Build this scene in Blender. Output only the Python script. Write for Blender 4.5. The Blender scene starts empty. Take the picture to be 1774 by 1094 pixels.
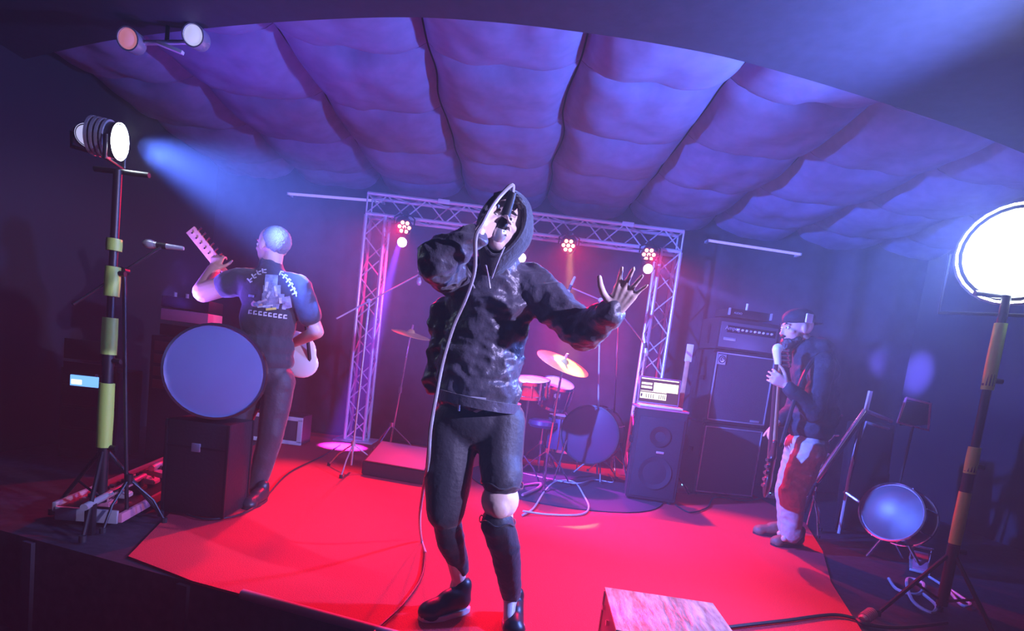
import bpy, bmesh, math, random
from mathutils import Vector, Matrix, noise, Euler
random.seed(7)
R = math.radians
V = Vector
C = bpy.context.scene.collection
SC = bpy.context.scene

# ------------------------------------------------------------------ camera, world, exposure
RHO, PIT, FPX, CAMH = R(7), R(6), 1000.0, 1.12
SHX, SHY = 22.8, 185.6
cd = bpy.data.cameras.new('camera')
cam = bpy.data.objects.new('camera', cd)
C.objects.link(cam)
fw = V((0, math.cos(PIT), -math.sin(PIT)))
up0 = V((0, math.sin(PIT), math.cos(PIT)))
rt0 = V((1, 0, 0))
crt = rt0 * math.cos(RHO) + up0 * math.sin(RHO)
cup = -rt0 * math.sin(RHO) + up0 * math.cos(RHO)
m = Matrix((crt, cup, -fw)).transposed().to_4x4()
m.translation = V((0, 0, CAMH))
cam.matrix_world = m
cd.sensor_width = 36.0
cd.lens = 36.0 * FPX / 1774
cd.shift_x = SHX / 1774
cd.shift_y = SHY / 1774
cd.clip_start = 0.05
SC.camera = cam
SC.view_settings.view_transform = 'Standard'
SC.view_settings.look = 'None'
SC.view_settings.gamma = 1
SC.view_settings.exposure = 0.0
SC.view_settings.use_curve_mapping = False
SC.cycles.volume_bounces = 0
SC.cycles.max_bounces = 4
SC.cycles.diffuse_bounces = 2
SC.cycles.use_denoising = True
SC.cycles.sample_clamp_indirect = 4.0

w = bpy.data.worlds.new('world')
SC.world = w
w.use_nodes = True
nt = w.node_tree
nt.nodes['Background'].inputs[0].default_value = (0.02, 0.012, 0.08, 1)
nt.nodes['Background'].inputs[1].default_value = 1.0
vs = nt.nodes.new('ShaderNodeVolumeScatter')
vs.inputs['Color'].default_value = (1, 1, 1, 1)
vs.inputs['Density'].default_value = 0.0145
vs.inputs['Anisotropy'].default_value = 0.1
nt.links.new(vs.outputs[0], nt.nodes['World Output'].inputs['Volume'])


def ray(x, y):
    """direction from the viewpoint through a point measured on the photograph"""
    dx = (x - 887 + SHX) / FPX
    dy = (y - 547 - SHY) / FPX
    a = dx * math.cos(RHO) + dy * math.sin(RHO)
    b = -dx * math.sin(RHO) + dy * math.cos(RHO)
    return V((a, math.cos(PIT) - b * math.sin(PIT), -math.sin(PIT) - b * math.cos(PIT)))


def at(x, y, Y):
    d = ray(x, y)
    return V((0, 0, CAMH)) + d * (Y / d.y)


def flat(x, y, z=0.0):
    d = ray(x, y)
    return V((0, 0, CAMH)) + d * ((z - CAMH) / d.z)


def spot(name, loc, target, power, col, size=60, blend=0.4, radius=0.05):
    l = bpy.data.lights.new(name, 'SPOT')
    l.energy = power
    l.color = col
    l.spot_size = R(size)
    l.spot_blend = blend
    l.shadow_soft_size = radius
    o = bpy.data.objects.new(name, l)
    C.objects.link(o)
    o.location = loc
    o.rotation_euler = (V(target) - V(loc)).to_track_quat('-Z', 'Y').to_euler()
    return o


def area(name, loc, target, power, col, sx, sy):
    l = bpy.data.lights.new(name, 'AREA')
    l.shape = 'RECTANGLE'
    l.size, l.size_y = sx, sy
    l.energy = power
    l.color = col
    o = bpy.data.objects.new(name, l)
    C.objects.link(o)
    o.location = loc
    o.rotation_euler = (V(target) - V(loc)).to_track_quat('-Z', 'Y').to_euler()
    return o


RED = (1.0, 0.0, 0.045)
VIO = (0.38, 0.08, 1.0)
BLU = (0.13, 0.2, 1.0)
ICE = (0.42, 0.6, 1.0)
# positions of the real lamps
PARS = [at(700, 392, 6.5), at(858, 402, 6.5), at(985, 424, 6.5), at(1125, 440, 6.5)]
HEADS = [at(697, 420, 6.42), at(903, 447, 6.42), at(1122, 466, 6.42)]
LSTAND = V((-2.1, 3.0, 1.98))
RSTAND = V((2.45, 3.0, 1.95))
for i, (p, t) in enumerate(zip(PARS, [(-1.55, 3.1, 0), (-.35, 2.6, 0), (.7, 2.7, 0), (1.75, 3.4, 0)])):
    spot('red_par_lamp', p + V((0, -.16, -.02)), t, 720, RED, 62, 0.6, 0.05)
spot('red_wall_fill', PARS[2] + V((0, .05, -.15)), (1.0, 7.15, 1.2), 330, (1, 0, .1), 75, .9, .05)  # added red fill for the drape, stands in for par spill
spot('red_wall_fill', PARS[0] + V((0, .05, -.15)), (-2.0, 7.1, 1.2), 70, (1, 0, .12), 75, .9, .05)  # same added fill for the left part of the drape
spot('violet_beam_lamp', HEADS[0] + V((0, -.12, 0)), at(596, 770, 6.2), 32000, (.2, .04, 1), 13, 0.8, 0.03)
spot('violet_beam_lamp', HEADS[1] + V((0, -.12, 0)), at(960, 740, 5.6), 1500, (.6, .02, .8), 34, 0.5, 0.04)
spot('blue_beam_lamp', HEADS[2] + V((0, -.12, 0)), at(1340, 548, 6.6), 12000, (.14, .13, 1), 10, 1.0, 0.03)
spot('stand_lamp_left', LSTAND + V((.12, .02, 0)), (.4, 4.45, 1.4), 5200, (.08, .17, 1.0), 64, 0.9, 0.06)
spot('stand_lamp_right', RSTAND + V((-.14, -.1, 0)), (.6, 2.8, 1.9), 900, (.14, .24, 1.0), 160, 0.7, 0.08)
spot('right_haze_fill', RSTAND + V((.1, .2, 0)), (3.4, 5.4, 2.0), 3200, (.13, .24, 1.0), 105, 0.9, 0.06)  # added rear spot that brightens the haze at right
spot('ceiling_fill_left', (-2.2, 3.7, 1.2), (-1.0, 4.8, 3.1), 125, (.2, .10, 1.0), 115, 0.8, 0.1)  # added fill for the ceiling pads, no fixture here
spot('ceiling_fill_right', (3.8, 3.9, 1.2), (2.3, 4.8, 3.1), 110, (.2, .17, 1.0), 125, 0.8, 0.1)  # added ceiling fill on the right, again without a fixture
spot('house_lamp_front', (3.3, .5, 2.3), (0.15, 2.4, 1.4), 1450, (.56, .48, 1.0), 30, 0.5, 0.04)
spot('cymbal_fill', PARS[2] + V((0, -.16, .0)), at(985, 632, 5.3), 5500, (1, .6, .2), 9, .5, .03)  # added warm spot to make the cymbal gold, no amber lamp here
spot('drum_blue_fill', (-2.2, -.4, 2.3), (-1.3, 3.5, .7), 110, (.2, .26, 1.0), 26, 0.6, 0.05)  # added unseen blue fill that brightens the pale drum


# ------------------------------------------------------------------ materials
MATS = {}


def mat(name, col, rough=0.6, metal=0.0, bump=0.0, bscale=40.0, var=0.0, emit=None, estr=0.0, trans=0.0, alpha=1.0, sheen=0.0, stretch=(1, 1, 1)):
    if name in MATS:
        return MATS[name]
    mt = bpy.data.materials.new(name)
    mt.use_nodes = True
    t = mt.node_tree
    b = t.nodes['Principled BSDF']
    b.inputs['Base Color'].default_value = (*col, 1)
    b.inputs['Roughness'].default_value = rough
    b.inputs['Metallic'].default_value = metal
    b.inputs['Transmission Weight'].default_value = trans
    b.inputs['Alpha'].default_value = alpha
    b.inputs['Sheen Weight'].default_value = sheen
    if emit:
        b.inputs['Emission Color'].default_value = (*emit, 1)
        b.inputs['Emission Strength'].default_value = estr
    if bump or var:
        tc = t.nodes.new('ShaderNodeTexCoord')
        mp = t.nodes.new('ShaderNodeMapping')
        mp.inputs['Scale'].default_value = stretch
        n = t.nodes.new('ShaderNodeTexNoise')
        n.inputs['Scale'].default_value = bscale
        n.inputs['Detail'].default_value = 5
        t.links.new(tc.outputs['Object'], mp.inputs[0])
        t.links.new(mp.outputs[0], n.inputs['Vector'])
        if bump:
            bp = t.nodes.new('ShaderNodeBump')
            bp.inputs['Strength'].default_value = bump
            bp.inputs['Distance'].default_value = 0.01
            t.links.new(n.outputs['Fac'], bp.inputs['Height'])
            t.links.new(bp.outputs[0], b.inputs['Normal'])
        if var:
            rp = t.nodes.new('ShaderNodeValToRGB')
            rp.color_ramp.elements[0].color = (*[c * (1 - var) for c in col], 1)
            rp.color_ramp.elements[1].color = (*[min(1, c * (1 + var)) for c in col], 1)
            rp.color_ramp.elements[0].position = 0.3
            rp.color_ramp.elements[1].position = 0.7
            t.links.new(n.outputs['Fac'], rp.inputs[0])
            t.links.new(rp.outputs[0], b.inputs['Base Color'])
    MATS[name] = mt
    return mt


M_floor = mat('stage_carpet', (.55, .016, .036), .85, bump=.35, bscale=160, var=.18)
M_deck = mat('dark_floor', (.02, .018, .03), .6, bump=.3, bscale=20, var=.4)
M_pad = mat('pad_fabric', (.17, .17, .32), .8, bump=.3, bscale=9, var=.12)
M_wall = mat('black_drape', (.035, .028, .045), .9, bump=.4, bscale=6, var=.25)
M_side = mat('black_side_paint', (.012, .01, .018), .8, bump=.3, bscale=8)
M_head = mat('header_paint', (.025, .022, .04), .7, bump=.15, bscale=15, var=.15)
M_alu = mat('aluminium', (.8, .78, .84), .3, .35)
M_chrome = mat('chrome', (.85, .85, .88), .12, 1.0)
M_blackm = mat('black_metal', (.012, .012, .015), .4, .3)
M_plastic = mat('black_plastic', (.016, .016, .02), .45)
M_tolex = mat('black_vinyl', (.02, .018, .024), .55, bump=.4, bscale=150)
M_grille = mat('grille_cloth', (.06, .055, .075), .8, bump=.5, bscale=260)
M_silver = mat('silver_trim', (.6, .6, .65), .35, .6)
M_panelg = mat('grey_faceplate', (.16, .15, .18), .4, .4)
M_white = mat('white_paint', (.75, .75, .78), .5)
M_yel = mat('yellow_tape', (.36, .55, .09), .5, bump=.2, bscale=30)
M_skin = mat('skin', (.62, .36, .28), .5, bump=.1, bscale=60)
M_face = mat('pale_skin', (.88, .68, .62), .45, bump=.1, bscale=60)
M_hoodie = mat('black_cotton', (.035, .032, .045), .75, bump=.6, bscale=45, sheen=.3)
M_nylon = mat('black_nylon', (.085, .078, .11), .36, bump=.9, bscale=22, sheen=.2)
M_pants = mat('black_leggings', (.03, .027, .04), .6, bump=.3, bscale=50, sheen=.3)
M_khaki = mat('khaki_cotton', (.45, .34, .34), .8, bump=.5, bscale=30, var=.1)
M_hood2 = mat('dark_blue_cotton', (.016, .015, .024), .8, bump=.6, bscale=45)
M_tee = mat('black_tee', (.028, .027, .04), .8, bump=.4, bscale=30, sheen=.3)
M_shoe = mat('black_shoe', (.02, .02, .025), .4)
M_sole = mat('pale_sole', (.55, .55, .6), .5)
M_boot = mat('tan_boot', (.2, .1, .07), .6, bump=.4, bscale=40)
M_hair = mat('dark_hair', (.018, .013, .013), .35, bump=.8, bscale=90)
M_ghair = mat('grey_hair', (.2, .17, .18), .8, bump=.8, bscale=120)
M_brass = mat('brass_cymbal', (.95, .62, .16), .3, .35, bump=.2, bscale=60)
M_drum = mat('purple_shell', (.12, .05, .14), .3, .2)
M_skinD = mat('drum_head', (.8, .8, .84), .45, bump=.05, bscale=5)
M_blueh = mat('pale_drum_head', (.27, .31, .5), .5, bump=.05, bscale=3, var=.06)
M_dhead = mat('dark_drum_head', (.05, .03, .06), .3)
M_clear = mat('clear_head', (.75, .72, .85), .3, trans=.75, alpha=.45)
M_maple = mat('maple', (.62, .36, .2), .35, var=.2, bscale=12)
M_cream = mat('cream', (.85, .8, .7), .35)
M_gbody = mat('guitar_body', (.75, .74, .78), .25)
M_bbody = mat('red_brown_body', (.09, .025, .025), .3)
M_lens_r = mat('lit_red_lens', (1, .2, .2), .3, emit=(1, .16, .1), estr=14)
M_lens_w = mat('lit_violet_lens', (1, 1, 1), .3, emit=(.75, .6, 1), estr=30)
M_lens_i = mat('lit_ice_lens', (1, 1, 1), .3, emit=(.8, .93, 1), estr=40)
M_lens_p = mat('dim_pink_lens', (.8, .5, .6), .3, emit=(.75, .25, .35), estr=.6)
M_lens_b = mat('dim_white_lens', (.8, .8, .9), .3, emit=(.6, .6, 1), estr=.8)
M_scr = mat('lit_screen', (.1, .1, .1), .3, emit=(1, .9, .6), estr=1.6)
M_scrd = mat('screen_dark', (.02, .02, .02), .3, emit=(.09, .03, .01), estr=1)
M_scrb = mat('blue_screen', (.1, .1, .1), .3, emit=(.15, .4, 1), estr=1.6)
M_led = mat('blue_led', (.1, .1, .1), .3, emit=(.2, .55, 1), estr=4)
M_cable = mat('black_cable', (.02, .02, .02), .5)
M_cableg = mat('grey_cable', (.45, .43, .5), .4)
M_lid_streaks = mat('lid_painted_reflections', (.95, .72, .5), .22, .3, bump=.8, bscale=7, var=.65, stretch=(5, 1, 1))  # streaks in the colour imitate lamp reflections on the metal
M_case = mat('flight_case', (.012, .011, .016), .5, bump=.2, bscale=60)
M_rug = mat('dark_rug', (.03, .02, .035), .95, bump=.5, bscale=90)
M_gr2 = mat('black_grille', (.018, .015, .022), .7, bump=.5, bscale=260)
M_dark = mat('matt_black', (.006, .005, .008), .7)
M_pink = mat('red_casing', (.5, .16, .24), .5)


# ------------------------------------------------------------------ mesh helpers
def link(name, bm, mt, parent=None, smooth=True):
    me = bpy.data.meshes.new(name)
    bmesh.ops.recalc_face_normals(bm, faces=bm.faces)
    bm.to_mesh(me)
    bm.free()
    if not isinstance(mt, (list, tuple)):
        mt = [mt]
    for k in mt:
        me.materials.append(k)
    if smooth:
        for p in me.polygons:
            p.use_smooth = True
        me.set_sharp_from_angle(angle=R(38))
    o = bpy.data.objects.new(name, me)
    C.objects.link(o)
    if parent:
        o.parent = parent
        o.matrix_parent_inverse = Matrix.Identity(4)
    return o


def tag(o, label=None, cat=None, group=None, kind=None):
    if label: o['label'] = label
    if cat: o['category'] = cat
    if group: o['group'] = group
    if kind: o['kind'] = kind
    return o


def thing(name, label, cat, loc=(0, 0, 0), rot=(0, 0, 0), group=None):
    o = bpy.data.objects.new(name, None)
    C.objects.link(o)
    o.location = loc
    o.rotation_euler = rot
    o.empty_display_size = .05
    return tag(o, label, cat, group)


def box(bm, c, s, rot=None, bev=0.0):
    mtx = Matrix.Translation(V(c)) @ ((rot if isinstance(rot, Matrix) else Euler(rot).to_matrix()).to_4x4() if rot is not None else Matrix.Identity(4)) @ Matrix.Diagonal((*s, 1))
    r = bmesh.ops.create_cube(bm, size=1, matrix=mtx)
    if bev:
        es = list({e for v in r['verts'] for e in v.link_edges})
        bmesh.ops.bevel(bm, geom=es, offset=bev, segments=2, affect='EDGES', profile=.6)
    return r['verts']


def B(c, s, rot=None, bev=0.0):
    bm = bmesh.new()
    box(bm, c, s, rot, bev)
    return bm


def frame_of(d):
    d = V(d).normalized()
    q = d.to_track_quat('Z', 'Y')
    return q.to_matrix()


def cyl(bm, p0, p1, r0, r1=None, seg=12, caps=True):
    p0, p1 = V(p0), V(p1)
    r1 = r0 if r1 is None else r1
    d = p1 - p0
    mtx = Matrix.Translation((p0 + p1) / 2) @ frame_of(d).to_4x4()
    bmesh.ops.create_cone(bm, cap_ends=caps, segments=seg, radius1=max(r0, 1e-4), radius2=max(r1, 1e-4), depth=d.length, matrix=mtx)


def CY(*a, **k):
    bm = bmesh.new()
    cyl(bm, *a, **k)
    return bm


def tube(bm, pts, r, seg=8, closed=False):
    pts = [V(p) for p in pts]
    n = len(pts)
    rs = r if isinstance(r, (list, tuple)) else [r] * n
    rings = []
    last = None
    for i, p in enumerate(pts):
        a = pts[max(0, i - 1)]
        b = pts[min(n - 1, i + 1)]
        t = (b - a).normalized()
        if last is None:
            x = t.orthogonal().normalized()
        else:
            x = (last - t * last.dot(t)).normalized()
        last = x
        y = t.cross(x)
        rings.append([bm.verts.new(p + (x * math.cos(2 * math.pi * k / seg) + y * math.sin(2 * math.pi * k / seg)) * rs[i]) for k in range(seg)])
    for i in range(n - 1):
        for k in range(seg):
            bm.faces.new((rings[i][k], rings[i][(k + 1) % seg], rings[i + 1][(k + 1) % seg], rings[i + 1][k]))
    bm.faces.new(rings[0][::-1])
    bm.faces.new(rings[-1])


def TU(pts, r, seg=8):
    bm = bmesh.new()
    tube(bm, pts, r, seg)
    return bm


def smoothpath(pts, k=8):
    pts = [V(p) for p in pts]
    out = []
    for i in range(len(pts) - 1):
        p0 = pts[max(0, i - 1)]; p1 = pts[i]; p2 = pts[i + 1]; p3 = pts[min(len(pts) - 1, i + 2)]
        for j in range(k):
            t = j / k
            out.append(0.5 * ((2 * p1) + (p2 - p0) * t + (2 * p0 - 5 * p1 + 4 * p2 - p3) * t * t + (3 * p1 - p0 - 3 * p2 + p3) * t ** 3))
    out.append(pts[-1])
    return out


def lathe(bm, prof, c=(0, 0, 0), axis=(0, 0, 1), seg=32):
    """prof: (radius, height) pairs; closes poles when radius is 0"""
    mtx = Matrix.Translation(V(c)) @ frame_of(axis).to_4x4()
    rings = []
    for r, h in prof:
        if r < 1e-6:
            rings.append([bm.verts.new(mtx @ V((0, 0, h)))])
        else:
            rings.append([bm.verts.new(mtx @ V((r * math.cos(2 * math.pi * k / seg), r * math.sin(2 * math.pi * k / seg), h))) for k in range(seg)])
    for a, b in zip(rings, rings[1:]):
        for k in range(seg):
            k2 = (k + 1) % seg
            if len(a) == 1 and len(b) == 1:
                continue
            if len(a) == 1:
                bm.faces.new((a[0], b[k], b[k2]))
            elif len(b) == 1:
                bm.faces.new((a[k], a[k2], b[0]))
            else:
                bm.faces.new((a[k], a[k2], b[k2], b[k]))


def LA(*a, **k):
    bm = bmesh.new()
    lathe(bm, *a, **k)
    return bm


def prism(bm, pts, z0, z1):
    lo = [bm.verts.new((x, y, z0)) for x, y in pts]
    hi = [bm.verts.new((x, y, z1)) for x, y in pts]
    n = len(pts)
    bm.faces.new(lo[::-1]); bm.faces.new(hi)
    for i in range(n):
        bm.faces.new((lo[i], lo[(i + 1) % n], hi[(i + 1) % n], hi[i]))


def blob(name, prims, voxel, mt, parent=None, smooth=3, fold=None):
    """one continuous surface grown around tapered limbs ('c') and ellipsoids ('e')"""
    bm = bmesh.new()
    for p in prims:
        if p[0] == 'c':
            _, a, b, r0, r1 = p
            a, b = V(a), V(b)
            if (b - a).length > 1e-4:
                cyl(bm, a, b, r0, r1, 16)
            for q, r in ((a, r0), (b, r1)):
                bmesh.ops.create_icosphere(bm, subdivisions=2, radius=r * 1.0, matrix=Matrix.Translation(q))
        else:
            c, s = p[1], p[2]
            rot = p[3] if len(p) > 3 else Matrix.Identity(3)
            if not isinstance(rot, Matrix):
                rot = Euler(rot).to_matrix()
            bmesh.ops.create_icosphere(bm, subdivisions=3, radius=1, matrix=Matrix.Translation(V(c)) @ rot.to_4x4() @ Matrix.Diagonal((*s, 1)))
    me = bpy.data.meshes.new('tmp')
    bm.to_mesh(me); bm.free()
    o = bpy.data.objects.new('tmp', me)
    C.objects.link(o)
    md = o.modifiers.new('r', 'REMESH')
    md.mode = 'VOXEL'; md.voxel_size = voxel
    if smooth:
        s = o.modifiers.new('s', 'SMOOTH')
        s.factor = .5; s.iterations = smooth
    dg = bpy.context.evaluated_depsgraph_get()
    me2 = bpy.data.meshes.new_from_object(o.evaluated_get(dg))
    bpy.data.objects.remove(o); bpy.data.meshes.remove(me)
    if fold:
        amp, sc, st = fold
        ns = [v.normal.copy() for v in me2.vertices]
        for v, nn in zip(me2.vertices, ns):
            q = V((v.co.x * st[0], v.co.y * st[1], v.co.z * st[2])) * sc
            f = 1 - abs(noise.noise(q)) * 2.4
            f2 = 1 - abs(noise.noise(q * 2.2 + V((5, 3, 1)))) * 3
            f3 = noise.noise(q * 4.1)
            v.co += nn * amp * (f * .62 + f2 * .33 + f3 * .2 - .35)
    me2.name = name
    me2.materials.clear()
    me2.materials.append(mt)
    for p in me2.polygons:
        p.use_smooth = True
    o = bpy.data.objects.new(name, me2)
    C.objects.link(o)
    if parent:
        o.parent = parent
    return o


def hand(W, D, S, curl=(.2, .3, .3), spread=.1, k=1.0, thumb=(.55, .8, .1), curls=None):
    """palm, four jointed fingers and a thumb that leaves the side of the palm near its base"""
    W, D, S = V(W), V(D).normalized(), V(S)
    S = (S - D * S.dot(D)).normalized()
    N = D.cross(S).normalized()
    pr = []
    for i, (off, L, r) in enumerate(((.032, .074, .0095), (.011, .083, .010), (-.011, .077, .0095), (-.031, .060, .0085))):
        kn = W + D * (.088 - abs(i - 1) * .004) * k + S * off * k
        pr.append(('c', W + S * off * .45 * k, kn, .014 * k, .0125 * k))
        ang = 0
        p = kn
        cu = curls[i] if curls else curl
        sd = spread * (1.5 - i)
        base = (D * math.cos(sd) + S * math.sin(sd)).normalized()
        for j, fr in enumerate((.42, .32, .26)):
            ang += cu[j]
            d = base * math.cos(ang) + N * math.sin(ang)
            q = p + d * L * fr * k
            pr.append(('c', p, q, r * (1 - .1 * j) * k, r * (.9 - .12 * j) * k))
            p = q
    b = W + D * .022 * k + S * .022 * k
    t1 = b + (D * thumb[0] + S * thumb[1] + N * thumb[2]).normalized() * .048 * k
    t2 = t1 + (D * (thumb[0] + .35) + S * (thumb[1] - .15) + N * thumb[2]).normalized() * .034 * k
    t3 = t2 + (D * (thumb[0] + .6) + S * (thumb[1] - .3) + N * (thumb[2] + .1)).normalized() * .026 * k
    pr += [('c', b, t1, .017 * k, .012 * k), ('c', t1, t2, .0115 * k, .0105 * k), ('c', t2, t3, .0105 * k, .0085 * k)]
    return pr


def head_prims(c, fwd, up, s=1.0):
    """skull, jaw, nose, brow, lips and ears around the head centre"""
    c, f = V(c), V(fwd).normalized()
    u = V(up)
    u = (u - f * u.dot(f)).normalized()
    r = f.cross(u).normalized()
    rot = Matrix((r, f, u)).transposed()
    P = lambda x, y, z: c + (r * x + f * y + u * z) * s
    E = lambda x, y, z, sx, sy, sz: ('e', P(x, y, z), (sx * s, sy * s, sz * s), rot)
    pr = [E(0, -.012, .03, .076, .094, .085), E(0, .03, -.03, .060, .062, .075), E(0, .052, -.085, .034, .034, .028),
          E(0, .076, .028, .05, .018, .012), E(0, .062, -.01, .052, .03, .03),
          E(0, .094, -.012, .011, .014, .024), E(0, .102, -.028, .015, .014, .010),
          E(0, .086, -.053, .024, .011, .006), E(0, .084, -.064, .021, .011, .007)]
    for sx in (-1, 1):
        pr.append(E(sx * .077, -.008, -.002, .010, .020, .032))
        pr.append(E(sx * .040, .055, -.018, .022, .022, .018))
    return pr, P, rot


def eyes(P, rot, s, parent):
    for sx in (-1, 1):
        bm = bmesh.new()
        bmesh.ops.create_uvsphere(bm, u_segments=12, v_segments=8, radius=.0125 * s, matrix=Matrix.Translation(P(sx * .031, .079, .008)))
        o = link('eye', bm, M_cream, parent)
        bm = bmesh.new()
        bmesh.ops.create_uvsphere(bm, u_segments=10, v_segments=6, radius=.0062 * s, matrix=Matrix.Translation(P(sx * .031, .0885, .008)))
        link('iris', bm, M_hair, o)
        bm = bmesh.new()
        tube(bm, [P(sx * .014, .094, .030), P(sx * .032, .094, .036), P(sx * .050, .082, .030)], [.003 * s, .005 * s, .002 * s], 6)
        link('eyebrow', bm, M_hair, parent)


# ------------------------------------------------------------------ setting
def fy(x):            # stage front edge
    return 2.09 - .285 * (x + .0)
XL, XR, YB = -3.7, 4.9, 7.25
# audience floor, lower than the stage
bm = B(((XL + XR) / 2, 0.2, -.55), (XR - XL + 2, 6.4, .1))
tag(link('floor', bm, M_deck), 'dark audience floor below the stage front', None, kind='structure')
# stage deck
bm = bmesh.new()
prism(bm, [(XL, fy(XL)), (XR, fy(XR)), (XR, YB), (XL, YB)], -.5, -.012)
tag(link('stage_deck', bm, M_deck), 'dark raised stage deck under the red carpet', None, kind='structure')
# carpet; right edge cut along a cast shadow, bare dark deck stands for shade
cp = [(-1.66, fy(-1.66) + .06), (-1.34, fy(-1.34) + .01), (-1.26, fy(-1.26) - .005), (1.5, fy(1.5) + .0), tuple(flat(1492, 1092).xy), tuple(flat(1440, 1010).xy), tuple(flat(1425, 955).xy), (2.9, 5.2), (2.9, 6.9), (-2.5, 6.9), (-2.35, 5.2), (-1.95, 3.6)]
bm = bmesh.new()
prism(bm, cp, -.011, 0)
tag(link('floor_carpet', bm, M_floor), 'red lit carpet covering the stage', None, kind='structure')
# rounded nosing strip on the stage edge
bm = TU([(x, fy(x) - .008, .004) for x in (-1.0, -.7, -.35, 0)], .022, 10)
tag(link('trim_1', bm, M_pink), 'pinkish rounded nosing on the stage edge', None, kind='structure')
bm = bmesh.new()
for x in (-3.1, -2.2, -1.3, -.4, .5):
    box(bm, (x, fy(x) - .012, -.26), (.06, .02, .47), (0, 0, R(-15.9)))
tag(link('trim_2', bm, M_head), 'battens on the dark stage front', None, kind='structure')

# walls: pleated black drape behind, plain dark sides
def drape(x0, x1, y, z0, z1, horizontal=True, amp=.05, step=.035, f=9):
    bm = bmesh.new()
    n = int(abs(x1 - x0) / step)
    prev = None
    for i in range(n + 1):
        a = x0 + (x1 - x0) * i / n
        d = amp * math.sin(a * f + math.sin(a * 3.1) * 1.6) + amp * .4 * noise.noise(V((a * 2, 0, 3)))
        row = []
        for j in range(5):
            z = z0 + (z1 - z0) * j / 4
            dd = d * (1 - .25 * j / 4)
            row.append(bm.verts.new((a, y + dd, z) if horizontal else (y + dd, a, z)))
        if prev:
            for j in range(4):
                bm.faces.new((prev[j], row[j], row[j + 1], prev[j + 1]))
        prev = row
    return bm
tag(link('wall_back', drape(XL, XR, YB - .1, -.5, 3.2), M_wall), 'black pleated drape behind the truss', None, kind='structure')
bm = B(((XL + XR) / 2, YB + .1, 1.35), (XR - XL + .4, .1, 3.8))
link('wall_panel', bm, M_wall)['kind'] = 'structure'
tag(link('wall_left', B((XL - .05, 2.2, 1.35), (.1, 10.3, 3.8)), M_side), 'dark wall left of the stage', None, kind='structure')
tag(link('wall_right', B((XR + .05, 2.2, 1.35), (.1, 10.3, 3.8)), M_side), 'dark hazy wall right of the stage', None, kind='structure')
tag(link('wall_front', B(((XL + XR) / 2, -2.95, 1.35), (XR - XL + .4, .1, 3.8)), M_wall), 'dark wall behind the viewer', None, kind='structure')
# ceiling with padded panels
ceil = tag(link('ceiling', B(((XL + XR) / 2, 5.1, 3.2), (XR - XL, 4.6, .08)), M_wall), 'dark ceiling hung with padded fabric panels', None, kind='structure')
CS = 1.0
ZC = 3.13
def pad(ix, iy):
    x0 = -.76 + ix * CS
    y0 = 3.08 + iy * .93
    bm = bmesh.new()
    n = 18
    g = []
    for j in range(n + 1):
        row = []
        for i in range(n + 1):
            u, v = i / n * 2 - 1, j / n * 2 - 1
            X = x0 + (u + 1) / 2 * (CS - .012)
            Y = y0 + (v + 1) / 2 * (.93 - .004)
            wx = .05 * noise.noise(V((round(x0 + (1 if u > 0 else 0) * CS, 2) * 3.1, Y * 1.9, 1.5)))
            wy = .05 * noise.noise(V((X * 1.7, round(y0 + (1 if v > 0 else 0) * .93, 2) * 3.3, 7.5)))
            X += wx * abs(u) ** 2
            Y += wy * abs(v) ** 2
            h = (1 - abs(u) ** 3.2) ** .65 * (.42 + .58 * (1 - abs(v) ** 3.0) ** .6)
            scal = (1 - .2 * math.exp(-((abs(u) - 0) ** 2) / .03) * math.exp(-((v - 1) ** 2) / .10))
            dim = .25 * math.exp(-(u * u) / .035 - ((abs(v) - .98) ** 2) / .012)
            wr = .16 * noise.noise(V((X * 3.3, Y * 3.7, 0))) + .07 * noise.noise(V((X * 9, Y * 5, 2)))
            row.append(bm.verts.new((X, Y, ZC - .19 * max(0, h * scal * (1 + wr) - dim))))
        g.append(row)
    for j in range(n):
        for i in range(n):
            bm.faces.new((g[j][i], g[j][i + 1], g[j + 1][i + 1], g[j + 1][i]))
    o = link('pad', bm, M_pad, ceil)
for iy in range(5):
    for ix in range(-3, 6):
        pad(ix, iy)
# curved header over the stage mouth: soffit whose rear edge bows toward the room
arc = [flat(x, y, 2.85) for x, y in ((180, 72), (350, 50), (520, 36), (700, 30), (850, 38), (1000, 55), (1150, 78), (1300, 110), (1535, 180), (1735, 250))]
arc = [V((XL, 4.35, 2.85))] + arc + [V((4.3, 4.4, 2.85)), V((XR, 4.75, 2.85))]
arc = smoothpath(arc, 5)
bm = bmesh.new()
ring = [(p.x, p.y) for p in arc] + [(XR, -2.9), (XL, -2.9)]
prism(bm, ring, 2.85, 3.24)
tag(link('ceiling_header', bm, M_head), 'dark curved soffit in front of the padded ceiling', None, kind='structure')

# ------------------------------------------------------------------ tubes on the rear wall
for a, b, lab in (((500, 336), (662, 349), 'thin pale tube on the wall left of the truss'), ((1228, 417), (1386, 441), 'thin pale tube on the wall right of the truss')):
    p, q = at(*a, 6.98), at(*b, 6.98)
    t = thing('wall_tube', lab, 'wall light', (p + q) / 2, group='thin tubes along the rear wall')
    o = (p + q) / 2
    link('tube', CY(p - o, q - o, .016, seg=10), mat('pale_tube', (.7, .62, .9), .3, emit=(.45, .35, .9), estr=.55), t)
    for e in (p, q):
        link('bracket', B(e - o + V((0, .05, 0)), (.03, .12, .03)), M_alu, t)


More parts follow.
